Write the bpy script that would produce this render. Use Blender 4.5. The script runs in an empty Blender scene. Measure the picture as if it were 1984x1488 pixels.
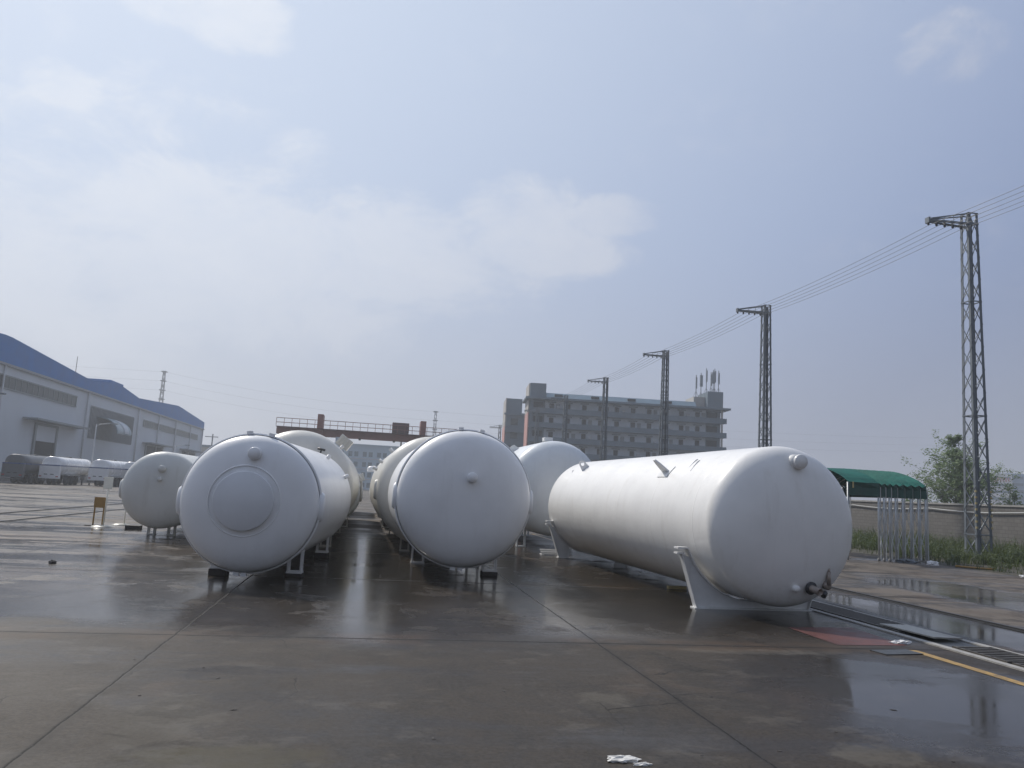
import bpy, bmesh, math, random
from mathutils import Vector, Matrix
R=math.radians
random.seed(7)
sc=bpy.context.scene; COL=sc.collection
# ------------------------------------------------------------ camera
YAW,PITCH,ROLL,EYE=R(9.967),R(7.919),R(3.091),1.8
fw=Vector((math.sin(YAW)*math.cos(PITCH),math.cos(YAW)*math.cos(PITCH),math.sin(PITCH)))
rt=Vector((math.cos(YAW),-math.sin(YAW),0)); up=rt.cross(fw)
cr=rt*math.cos(ROLL)+up*math.sin(ROLL); cu=-rt*math.sin(ROLL)+up*math.cos(ROLL)
cd=bpy.data.cameras.new('camera'); cam=bpy.data.objects.new('camera',cd); COL.objects.link(cam)
cd.sensor_width=36; cd.lens=36*1500/1984; cd.clip_start=.05; cd.clip_end=6000
m=Matrix((cr,cu,-fw)).transposed().to_4x4(); m.translation=Vector((0,0,EYE)); cam.matrix_world=m
sc.camera=cam
# ------------------------------------------------------------ sun, sky, exposure
SUN_AZ,SUN_EL=R(-36),R(47)          # azimuth from +Y towards +X
sd=bpy.data.lights.new('sun','SUN'); sd.energy=3.0; sd.angle=R(2); sd.color=(1,.94,.86)
so=bpy.data.objects.new('sun',sd); COL.objects.link(so)
sv=Vector((math.sin(SUN_AZ)*math.cos(SUN_EL),math.cos(SUN_AZ)*math.cos(SUN_EL),math.sin(SUN_EL)))
so.rotation_euler=sv.to_track_quat('Z','Y').to_euler(); so.location=(0,0,40)
vs=sc.view_settings; vs.view_transform='Standard'; vs.look='None'; vs.exposure=.27; vs.gamma=1; vs.use_curve_mapping=False

class NT:
    def __init__(s,t): s.t=t; t.nodes.clear()
    def n(s,typ,**k):
        nd=s.t.nodes.new(typ)
        for a,b in k.items(): setattr(nd,a,b)
        return nd
    def set(s,sock,v):
        if isinstance(v,bpy.types.NodeSocket): s.t.links.new(v,sock)
        elif v is not None:
            if sock.type in('RGBA',) and hasattr(v,'__len__') and len(v)==3: v=(*v,1)
            sock.default_value=v
    def m(s,op,a,b=None,c=None,clamp=False):
        nd=s.n('ShaderNodeMath',operation=op,use_clamp=clamp)
        for i,v in enumerate((a,b,c)):
            if v is not None: s.set(nd.inputs[i],v)
        return nd.outputs[0]
    def ss(s,v,a,b,x=0,y=1,smooth=True):
        nd=s.n('ShaderNodeMapRange',interpolation_type='SMOOTHSTEP' if smooth else 'LINEAR')
        for i,q in enumerate((v,a,b,x,y)): s.set(nd.inputs[i],q)
        return nd.outputs[0]
    def mix(s,f,a,b,typ='MIX'):
        nd=s.n('ShaderNodeMix',data_type='RGBA',blend_type=typ)
        s.set(nd.inputs[0],f); s.set(nd.inputs[6],a); s.set(nd.inputs[7],b); return nd.outputs[2]
    def noise(s,vec,scale,detail=4,rough=.55,dist=0,sc3=None):
        if sc3:
            mp=s.n('ShaderNodeMapping'); s.set(mp.inputs[0],vec); mp.inputs['Scale'].default_value=sc3; vec=mp.outputs[0]
        nd=s.n('ShaderNodeTexNoise'); s.set(nd.inputs['Vector'],vec)
        nd.inputs['Scale'].default_value=scale; nd.inputs['Detail'].default_value=detail
        nd.inputs['Roughness'].default_value=rough; nd.inputs['Distortion'].default_value=dist
        return nd.outputs[0]
    def sep(s,v):
        nd=s.n('ShaderNodeSeparateXYZ'); s.set(nd.inputs[0],v); return nd.outputs
    def bump(s,h,st,d=.02):
        nd=s.n('ShaderNodeBump'); nd.inputs['Strength'].default_value=st; nd.inputs['Distance'].default_value=d
        s.set(nd.inputs['Height'],h); return nd.outputs[0]

w=bpy.data.worlds.new('World'); sc.world=w; w.use_nodes=True
N=NT(w.node_tree)
tc=N.n('ShaderNodeTexCoord').outputs['Generated']
sky=N.n('ShaderNodeTexSky',sky_type='NISHITA'); sky.sun_disc=False; sky.sun_elevation=SUN_EL; sky.sun_rotation=SUN_AZ
sky.air_density=1.2; sky.dust_density=2.5; sky.ozone_density=1.5; sky.altitude=0
x,y,z=N.sep(tc)
az=N.m('ARCTAN2',x,y); el=N.m('ARCSINE',z)
SKYK=10.0     # world strength is 0.1, so the mixed colours are given times ten
def K(c): return tuple(v*SKYK for v in c)
# haze veil of a humid sky, a little brighter towards the sun's side
sdv=N.n('ShaderNodeVectorMath',operation='DOT_PRODUCT'); N.set(sdv.inputs[0],tc); sdv.inputs[1].default_value=tuple(sv)
sdot=sdv.outputs['Value']
tw=N.ss(sdot,.30,.97,smooth=False)
back=N.ss(sdot,.55,-.5)
veil=N.mix(tw,K((.205,.265,.43)),K((.52,.60,.73)))
veil=N.mix(back,veil,K((.20,.225,.28)))
low=N.ss(el,.36,.0)
veil=N.mix(N.m('MULTIPLY',low,.75),veil,N.mix(back,N.mix(tw,K((.265,.28,.355)),K((.54,.56,.60))),K((.24,.25,.28))))
base=N.mix(.93,sky.outputs[0],veil)
# cloud fields: soft ellipses in azimuth / elevation broken up by noise
blobs=[(-0.379,0.218,0.271,0.123),(-0.189,0.251,0.258,0.110),(0.007,0.287,0.194,0.071),(0.174,0.351,0.084,0.048),(0.299,0.355,0.071,0.026),(0.170,0.312,0.142,0.039),(-0.227,0.532,0.077,0.039),(-0.293,0.523,0.071,0.023),(-0.421,0.386,0.142,0.039),(-0.394,0.410,0.045,0.026),(0.708,0.506,0.061,0.035),(-0.238,0.421,0.155,0.058),(-0.9,.35,.35,.12),(1.3,.3,.3,.08),(-1.6,.6,.5,.12),(2.4,.5,.6,.2)]
weak={8:.6,11:.55,10:.72,9:.9,0:.9}
m_=None
for i,(a,e,ra,re) in enumerate(blobs):
    da=N.m('DIVIDE',N.m('SUBTRACT',az,a),ra); de=N.m('DIVIDE',N.m('SUBTRACT',el,e),re)
    d=N.m('SUBTRACT',1,N.m('ADD',N.m('MULTIPLY',da,da),N.m('MULTIPLY',de,de)))
    d=N.m('MAXIMUM',d,-1.5)
    d=N.m('MULTIPLY',N.ss(d,-1.3,1.0),weak.get(i,1))
    m_=d if m_ is None else N.m('MAXIMUM',m_,d)
comb=N.n('ShaderNodeCombineXYZ'); N.set(comb.inputs[0],az); N.set(comb.inputs[1],N.m('MULTIPLY',el,1.7))
n1=N.noise(comb.outputs[0],6,12,.68,.35); n2=N.noise(comb.outputs[0],3,4,.5)
edge=N.ss(N.m('ADD',m_,N.m('MULTIPLY',N.m('SUBTRACT',n1,.5),2.3)),.3,.95)
# clouds dissolve into the haze near the horizon
edge=N.m('MULTIPLY',edge,N.ss(el,.06,.30,.35,1))
dens=N.m('MULTIPLY',edge,N.ss(n1,.25,.75,.5,.95))
ccol=N.mix(back,N.mix(tw,K((.40,.415,.48)),K((.76,.78,.815))),K((.22,.24,.29)))
base=N.mix(N.m('MULTIPLY',dens,.62),base,ccol)
wisp=N.m('MULTIPLY',N.ss(n2,.48,.75),N.ss(N.noise(comb.outputs[0],13,8,.65,.3),.45,.7))
base=N.mix(N.m('MULTIPLY',wisp,.22),base,ccol)
bg=N.n('ShaderNodeBackground'); N.set(bg.inputs[0],base); bg.inputs[1].default_value=.1
out=N.n('ShaderNodeOutputWorld'); N.set(out.inputs[0],bg.outputs[0])

# ------------------------------------------------------------ materials
def mat(name,fn):
    M=bpy.data.materials.new(name); M.use_nodes=True; n=NT(M.node_tree)
    o=n.n('ShaderNodeOutputMaterial'); p=n.n('ShaderNodeBsdfPrincipled'); n.t.links.new(p.outputs[0],o.inputs[0])
    fn(n,p); return M
def plain(name,col,rough=.5,metal=0,var=.12,scale=6,bump=0,bscale=None,spec=.5,dirt=None):
    def f(n,p):
        c=n.n('ShaderNodeTexCoord').outputs['Object']
        a=n.noise(c,scale,5,.6)
        k=n.ss(a,.3,.7,1-var,1+var,False)
        mx=n.n('ShaderNodeVectorMath',operation='SCALE'); mx.inputs[0].default_value=col; n.set(mx.inputs['Scale'],k)
        colr=mx.outputs[0]
        if dirt:
            d=n.noise(c,scale*.35,7,.65,.4,sc3=(1,1,.35))
            colr=n.mix(n.m('MULTIPLY',n.ss(d,.5,.72),dirt[1]),colr,dirt[0])
        n.set(p.inputs['Base Color'],colr); p.inputs['Metallic'].default_value=metal
        n.set(p.inputs['Roughness'],n.ss(a,.3,.7,max(0,rough-.06),rough+.06))
        p.inputs['Specular IOR Level'].default_value=spec
        if bump: n.set(p.inputs['Normal'],n.bump(n.noise(c,bscale or scale*3,3),bump,.01))
    return mat(name,f)
def tank_paint(name,col,dirtc,dirt=.25,seam=True):
    def f(n,p):
        c=n.n('ShaderNodeTexCoord').outputs['Object']; X,Y,Z=n.sep(c)
        a=n.noise(c,1.3,6,.6); b=n.noise(c,9,6,.7,.3); s=n.noise(c,3,7,.65,.2,sc3=(1.4,1.4,.25))
        colr=n.mix(n.ss(a,.35,.7),col,tuple(v*.93 for v in col))
        dm=n.m('MULTIPLY',n.ss(s,.52,.78),dirt)
        lowd=n.m('MULTIPLY',n.ss(Z,.8,.15),n.m('MULTIPLY',n.ss(b,.4,.65),dirt))
        colr=n.mix(n.m('MAXIMUM',dm,lowd),colr,dirtc)
        n.set(p.inputs['Base Color'],colr)
        n.set(p.inputs['Roughness'],n.ss(b,.3,.7,.34,.46))
        p.inputs['Specular IOR Level'].default_value=.55
        p.inputs['Coat Weight'].default_value=.25; p.inputs['Coat Roughness'].default_value=.12
        h=n.m('ADD',n.m('MULTIPLY',n.noise(c,2.2,3,.5),.9),n.m('MULTIPLY',n.noise(c,120,2),.02))
        if seam:   # circumferential weld beads every 1.9 m
            fr=n.m('ABSOLUTE',n.m('SUBTRACT',n.m('FRACT',n.m('DIVIDE',n.m('ADD',Y,.4),1.9)),.5))
            h=n.m('ADD',h,n.m('MULTIPLY',n.ss(fr,.010,0),.8))
        n.set(p.inputs['Normal'],n.bump(h,.35,.02))
    return mat(name,f)
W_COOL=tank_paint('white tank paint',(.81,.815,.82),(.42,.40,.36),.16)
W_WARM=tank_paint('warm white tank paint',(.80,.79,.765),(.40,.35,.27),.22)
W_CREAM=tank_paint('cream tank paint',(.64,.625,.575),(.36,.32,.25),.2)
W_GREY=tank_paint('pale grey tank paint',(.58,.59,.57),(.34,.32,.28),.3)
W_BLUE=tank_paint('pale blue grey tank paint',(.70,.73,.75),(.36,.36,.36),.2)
PADM=tank_paint('pad paint',(.70,.715,.735),(.4,.4,.38),.1,False)
PAINT=plain('white fitting paint',(.72,.72,.71),.35,var=.05,bump=.1,dirt=((.35,.3,.24),.25))
DARKSTEEL=plain('dark steel',(.05,.05,.052),.45,.3)
RUSTY=plain('rusty steel',(.16,.12,.09),.6,.3,var=.3,scale=14,bump=.3,dirt=((.18,.07,.03),.6))
BRASS=plain('pipe steel',(.30,.25,.21),.45,.4,var=.2)
RUBBER=plain('black rubber',(.02,.02,.02),.75)
TIMBER=plain('dark wet timber',(.035,.03,.027),.6,var=.3,bump=.4)
GALV=plain('galvanised steel',(.15,.17,.19),.55,.3,var=.15,scale=3)
CRANE=plain('faded red crane paint',(.27,.115,.095),.55,var=.15,scale=1.5,dirt=((.16,.09,.07),.5))
CRANE_D=plain('dark red cabin paint',(.12,.06,.055),.5)
BLUE=plain('blue metal cladding',(.02,.16,.46),.7,0,var=.1,scale=.4,spec=.25)
CLAD=plain('pale wall cladding',(.56,.61,.66),.6,var=.07,scale=.12,dirt=((.33,.35,.36),.3))
GLASS=plain('dark dusty glass',(.03,.045,.045),.4,0,var=.2)
LOUV=plain('grey louvre metal',(.22,.25,.27),.5)
FRAME=plain('pale window frame',(.50,.52,.54),.5)
DARKIN=plain('dark interior',(.02,.022,.025),.8)
APT=plain('grey render',(.13,.175,.215),.8,var=.1,scale=.5,dirt=((.09,.10,.11),.35))
APTW=plain('pale corridor wall',(.55,.61,.67),.8,var=.08,scale=.5)
APTP=plain('pink end wall',(.50,.27,.24),.8,var=.08,scale=.3)
APTB=plain('beige end wall',(.40,.38,.35),.8,var=.08,scale=.3)
METROOF=plain('blue grey sheet roof',(.20,.28,.33),.4,.2,var=.1,scale=.4)
OFFICE=plain('pale blue office wall',(.40,.52,.60),.7,var=.06,scale=.2)
OFFGL=plain('blue grey window glass',(.10,.16,.20),.2)
TRW=plain('white trailer paint',(.78,.79,.80),.25,var=.04,scale=1)
TRG=plain('grey trailer steel',(.08,.085,.09),.4,.4)
TRB=plain('blue stripe paint',(.03,.07,.20),.3)
TRD=plain('dull grey trailer paint',(.09,.10,.115),.45,var=.1)
RED=plain('red lamp lens',(.35,.02,.02),.2)
YEL=plain('ochre sign paint',(.30,.17,.04),.6,var=.15,bump=.1)
YELST=plain('yellow warning paint',(.42,.34,.16),.5,var=.2)
SIGNW=plain('cream sign board',(.84,.82,.72),.5,var=.06)
CONC=plain('pale cast concrete',(.30,.29,.27),.6,var=.2,scale=8,bump=.3)
STONE=plain('dark stone',(.06,.055,.05),.7,var=.3,scale=30,bump=.5)
PAPER=plain('crumpled white paper',(.62,.61,.58),.7,var=.2,scale=25)
CLOTH=plain('white rag',(.7,.69,.68),.8,var=.1,scale=12)
BARK=plain('bark',(.10,.085,.065),.85,var=.25,scale=12,bump=.5)
WIRE=plain('wire',(.05,.055,.06),.5)
CABLEW=plain('pale sheathing',(.38,.39,.38),.6)
PALEBLD=plain('pale tower block',(.75,.72,.70),.7,var=.05,scale=.1)
BLUEBLD=plain('blue tower block',(.25,.35,.45),.4,var=.05,scale=.1)
REDL=plain('red painted lettering',(.45,.12,.10),.6)
REDPLATE=plain('worn red floor paint',(.10,.036,.03),.5,var=.3,scale=5,bump=.2,dirt=((.04,.03,.024),.9))
YLINE=plain('worn yellow road paint',(.34,.21,.05),.4,var=.3,scale=9,dirt=((.05,.04,.03),.9))
PLATE=plain('pale steel plate',(.36,.35,.31),.4,.2,var=.2,scale=4,dirt=((.15,.12,.1),.6))
DRAINF=plain('wet drain silt',(.03,.03,.028),.35,var=.3,scale=8)
GRATE=plain('rusted grating',(.08,.072,.062),.5,.3,var=.3,scale=12,bump=.3)
def tarp(n,p):
    c=n.n('ShaderNodeTexCoord').outputs['Object']
    a=n.noise(c,2,5,.6,.3)
    n.set(p.inputs['Base Color'],n.mix(n.ss(a,.3,.7),(.006,.078,.064),(.010,.115,.092)))
    p.inputs['Roughness'].default_value=.75; p.inputs['Specular IOR Level'].default_value=.2
    n.set(p.inputs['Normal'],n.bump(n.noise(c,5,4,.5,.5),.5,.04))
AWN=plain('zinc coated tube',(.50,.52,.53),.45,.3,var=.1)
TARP=mat('green tarpaulin',tarp)
TARPD=plain('dark green tarpaulin valance',(.012,.07,.055),.5,var=.15,scale=3,bump=.3)
def brick(n,p):
    c=n.n('ShaderNodeTexCoord').outputs['Object']; X,Y,Z=n.sep(c)
    cb=n.n('ShaderNodeCombineXYZ'); n.set(cb.inputs[0],Y); n.set(cb.inputs[1],Z)
    b=n.n('ShaderNodeTexBrick'); n.set(b.inputs['Vector'],cb.outputs[0])
    b.inputs['Color1'].default_value=(.13,.122,.112,1); b.inputs['Color2'].default_value=(.155,.147,.135,1); b.inputs['Mortar'].default_value=(.085,.08,.075,1)
    b.inputs['Scale'].default_value=1; b.inputs['Brick Width'].default_value=.4; b.inputs['Row Height'].default_value=.2; b.inputs['Mortar Size'].default_value=.012
    st=n.noise(c,.7,7,.65,.2,sc3=(1,1,.5))
    n.set(p.inputs['Base Color'],n.mix(n.m('MULTIPLY',n.ss(st,.45,.7),.5),b.outputs[0],(.09,.085,.075)))
    p.inputs['Roughness'].default_value=.85
    n.set(p.inputs['Normal'],n.bump(b.outputs['Fac'],-.3,.01))
BRICK=mat('grey block wall',brick)
def leafmat(name,c1,c2):
    def f(n,p):
        o=n.n('ShaderNodeTexCoord').outputs['Object']
        n.set(p.inputs['Base Color'],n.mix(n.noise(o,2.1,4,.7),c1,c2)); p.inputs['Roughness'].default_value=.6
        p.inputs['Subsurface Weight'].default_value=0
        tr=n.n('ShaderNodeBsdfTranslucent'); n.set(tr.inputs[0],(c2[0]*1.3,c2[1]*1.3,c2[2]))
        mx=n.n('ShaderNodeMixShader'); mx.inputs[0].default_value=.3
        n.t.links.new(p.outputs[0],mx.inputs[1]); n.t.links.new(tr.outputs[0],mx.inputs[2])
        n.t.links.new(mx.outputs[0],[q for q in n.t.nodes if q.type=='OUTPUT_MATERIAL'][0].inputs[0])
    return mat(name,f)
LEAF=leafmat('light tree leaves',(.07,.12,.04),(.15,.22,.075))
WEED=leafmat('weeds',(.025,.045,.014),(.075,.10,.028))

def ground(n,p):
    c=n.n('ShaderNodeTexCoord').outputs['Object']; X,Y,Z=n.sep(c)
    wob=n.m('MULTIPLY',n.m('SUBTRACT',n.noise(c,2.5,5,.7),.5),.05)
    wob=n.m('ADD',wob,n.m('MULTIPLY',n.m('SUBTRACT',n.noise(c,14,5,.75),.5),.022))
    def line(v,off,per,w):
        d=n.m('MULTIPLY',n.m('ABSOLUTE',n.m('SUBTRACT',n.m('FRACT',n.m('ADD',n.m('DIVIDE',n.m('ADD',n.m('ADD',v,wob),-off),per),.5)),.5)),per)
        return d
    dx=line(X,-2.02,4.95,0); dy=line(Y,9.57,5.8,0); dj=n.m('MINIMUM',dx,n.m('MULTIPLY',dy,.42))
    fine=n.noise(c,9,8,.7)
    core=n.m('MULTIPLY',n.ss(dj,n.m('ADD',.006,n.m('MULTIPLY',n.noise(c,5,4,.7),.026)),.003),n.ss(fine,.32,.42))
    stain=n.m('MULTIPLY',n.ss(dj,.12,.0),.5)
    big=n.noise(c,.16,6,.6,.4); mid=n.noise(c,.55,7,.62,.6); spk=n.noise(c,38,4,.7)
    strk=n.noise(c,.30,7,.6,.5,sc3=(.55,1.6,1))
    # dry / damp / puddled
    def blob(cx,cy,rx,ry):
        a=n.m('DIVIDE',n.m('SUBTRACT',X,cx),rx); b=n.m('DIVIDE',n.m('SUBTRACT',Y,cy),ry)
        return n.m('SUBTRACT',1,n.m('ADD',n.m('MULTIPLY',a,a),n.m('MULTIPLY',b,b)))
    pud=None
    # water stands here: gutter by the rail, hollow at the yellow line, the aisle, the left yard
    for (a,b,ra,rb,k) in [(9.75,11,.85,7,1.3),(9.9,24,.6,9,.9),(5.8,6.9,2.0,2.1,.95),(14.4,15.5,1.7,5.0,1.2),(13.5,30,2,6,.8),(.1,17.5,.9,8,.9),(5.0,13.2,3.2,2.8,.7),
                          (-6.5,16.5,6,3.0,.52),(-12,24,7,5,.5),(-4,12,2.6,1.4,.4),(-20,45,14,18,.5),(-30,70,26,9,.5),(-8.5,20.5,5,1.4,.5)]:
        q=n.m('MULTIPLY',n.ss(blob(a,b,ra,rb),-.6,.9),k); pud=q if pud is None else n.m('MAXIMUM',pud,q)
    nn=n.m('ADD',n.m('MULTIPLY',n.m('SUBTRACT',strk,.5),2.3),n.m('MULTIPLY',n.m('SUBTRACT',mid,.5),.9))
    pv=n.m('ADD',pud,nn)
    pv=n.m('ADD',pv,n.m('MULTIPLY',n.m('SUBTRACT',n.noise(c,3.1,8,.72),.5),.55)); pm=n.ss(pv,.56,.74)                     # puddle mask
    damp=n.ss(pv,-.25,.55)
    dryn=n.ss(n.m('ADD',n.m('MULTIPLY',n.m('SUBTRACT',big,.5),1.6),n.m('MULTIPLY',n.m('SUBTRACT',mid,.5),.8)),.02,.42)
    c_dry=n.mix(mid,(.028,.020,.0125),(.050,.038,.025)); c_dry=n.mix(n.ss(spk,.35,.7),c_dry,(.017,.0135,.0105))
    c_wet=n.mix(big,(.012,.0083,.005),(.024,.0175,.011)); c_wet=n.mix(n.ss(spk,.4,.7),c_wet,(.011,.009,.007))
    col=n.mix(damp,c_dry,c_wet)
    reg=n.m('MULTIPLY',n.ss(X,-1.5,-5.5),n.ss(Y,10.5,14.5))
    farr=n.m('MAXIMUM',reg,n.ss(Y,24,40)); farr=n.m('MAXIMUM',farr,n.m('MULTIPLY',n.ss(X,10.6,10.75),.8))
    col=n.mix(farr,col,n.mix(mid,(.115,.097,.080),(.165,.142,.120)))
    bnd=n.noise(c,.62,8,.66,.5,sc3=(.28,1.25,1))
    band=n.m('MULTIPLY',n.ss(bnd,.49,.57),farr); col=n.mix(n.m('MULTIPLY',band,.88),col,(.022,.020,.018))
    rust=n.m('MULTIPLY',n.ss(n.noise(c,.42,5,.6,.7),.56,.72),.45)
    col=n.mix(rust,col,(.062,.042,.027))
    sandy=n.m('MULTIPLY',n.m('MULTIPLY',n.ss(blob(-10.5,22,5.5,2.4),-.3,.7),n.ss(strk,.4,.55)),.7)
    col=n.mix(sandy,col,(.19,.135,.08))
    # pale cement smears
    pal=None
    for (a,b,ra,rb) in [(3.85,5.5,.45,.38),(4.95,9.25,1.5,.22),(2.2,6.9,.35,.5),(-1.35,6.3,.5,1.0),(2.2,12.2,.5,1.0),(-5.5,13.3,.6,.35)]:
        q=blob(a,b,ra,rb); pal=q if pal is None else n.m('MAXIMUM',pal,q)
    palm=n.ss(n.m('ADD',pal,n.m('MULTIPLY',n.m('SUBTRACT',n.noise(c,3.5,9,.75),.5),3.6)),.25,.75)
    col=n.mix(n.m('MULTIPLY',palm,.6),col,(.085,.078,.066))
    gr_=n.noise(c,1.6,8,.68,.8,sc3=(1,.5,1)); col=n.mix(n.m('MULTIPLY',n.ss(gr_,.52,.62),.5),col,(.016,.014,.012))
    st2=n.noise(c,.75,9,.72,1.2); col=n.mix(n.m('MULTIPLY',n.ss(st2,.50,.56),.5),col,(.010,.008,.006))
    gl=n.noise(c,2.3,8,.7,.3,sc3=(.6,1,1)); col=n.mix(n.m('MULTIPLY',n.ss(gl,.55,.64),.38),col,(.085,.074,.060))
    fm=n.noise(c,26,6,.8); col=n.mix(n.ss(fm,.38,.62,0,.55),col,n.mix(.32,col,(.13,.115,.10)))
    ol=n.ss(n.m('ADD',blob(-.75,5.5,.8,.35),n.m('MULTIPLY',n.m('SUBTRACT',n.noise(c,4,6,.7),.5),2.4)),.1,1.0); col=n.mix(n.m('MULTIPLY',ol,.6),col,(.05,.042,.02))
    rj=n.m('MULTIPLY',n.ss(dy,.5,0),n.ss(n.noise(c,.8,5,.6),.42,.65)); col=n.mix(n.m('MULTIPLY',rj,.5),col,(.12,.070,.036))
    col=n.mix(stain,col,(.020,.017,.014)); col=n.mix(core,col,(.008,.007,.006))
    wv=n.n('ShaderNodeVectorMath',operation='MULTIPLY_ADD'); n.set(wv.inputs[0],n.n('ShaderNodeTexNoise').outputs['Color']); wv.inputs[1].default_value=(.9,.9,0); n.set(wv.inputs[2],c)
    nz=[q for q in n.t.nodes if q.type=='TEX_NOISE'][-1]; n.set(nz.inputs['Vector'],c); nz.inputs['Scale'].default_value=1.1; nz.inputs['Detail'].default_value=6
    crk=n.n('ShaderNodeTexVoronoi',feature='DISTANCE_TO_EDGE'); n.set(crk.inputs['Vector'],wv.outputs[0]); crk.inputs['Scale'].default_value=.33
    crack=n.m('MULTIPLY',n.ss(crk.outputs['Distance'],.0028,.0008),n.ss(n.noise(c,.5,4,.6),.5,.56))
    col=n.mix(n.m('MULTIPLY',crack,.8),col,(.006,.005,.004))
    pit=n.n('ShaderNodeTexVoronoi'); n.set(pit.inputs['Vector'],c); pit.inputs['Scale'].default_value=3.2; pit.inputs['Randomness'].default_value=1
    pits=n.m('MULTIPLY',n.ss(pit.outputs['Distance'],.07,.03),n.ss(n.noise(c,1.7,5,.7),.52,.6)); col=n.mix(pits,col,(.007,.006,.005))
    n.set(p.inputs['Base Color'],n.mix(pm,col,n.mix(.45,col,(.02,.019,.017))))
    rg=n.ss(damp,0,1,.66,.30); rg=n.m('ADD',rg,n.m('MULTIPLY',n.m('SUBTRACT',fine,.5),.16))
    rg=n.m('ADD',rg,n.m('MULTIPLY',palm,.15)); rg=n.m('ADD',rg,n.m('MULTIPLY',n.m('SUBTRACT',mid,.5),.5))
    rg=n.m('ADD',rg,n.m('MULTIPLY',farr,n.ss(bnd,.5,.56,.16,-.08))); wf=n.m('MULTIPLY',n.ss(n.m('ADD',Y,n.m('MULTIPLY',mid,.9)),9.6,11.2),n.ss(X,-9.5,-3.5,.35,1)); wf=n.m('MULTIPLY',wf,n.m('MULTIPLY',n.ss(X,8.2,7.6),n.ss(Y,34,24)))
    wf=n.m('MULTIPLY',wf,n.ss(n.noise(c,.9,7,.65,.4),.36,.50,.35,1))
    rgw=n.n('ShaderNodeMix',data_type='FLOAT'); n.set(rgw.inputs[0],wf); n.set(rgw.inputs[2],rg); n.set(rgw.inputs[3],n.ss(fine,.3,.7,.11,.19)); rg=rgw.outputs[0]
    rg=n.m('MAXIMUM',rg,.1)
    rgm=n.n('ShaderNodeMix',data_type='FLOAT'); n.set(rgm.inputs[0],pm); n.set(rgm.inputs[2],rg); n.set(rgm.inputs[3],n.ss(mid,.35,.65,.05,.17))
    n.set(p.inputs['Roughness'],n.m('MAXIMUM',rgm.outputs[0],n.m('MULTIPLY',core,.8)))
    p.inputs['Specular IOR Level'].default_value=.5; p.inputs['IOR'].default_value=1.33
    h=n.m('ADD',n.m('MULTIPLY',fine,.35),n.m('MULTIPLY',spk,.18)); h=n.m('MULTIPLY',h,n.ss(pm,0,1,1,.02))
    h=n.m('SUBTRACT',n.m('SUBTRACT',h,core),n.m('ADD',crack,pits))
    n.set(p.inputs['Normal'],n.bump(h,.22,.008))
GROUND=mat('wet concrete',ground)

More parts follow.
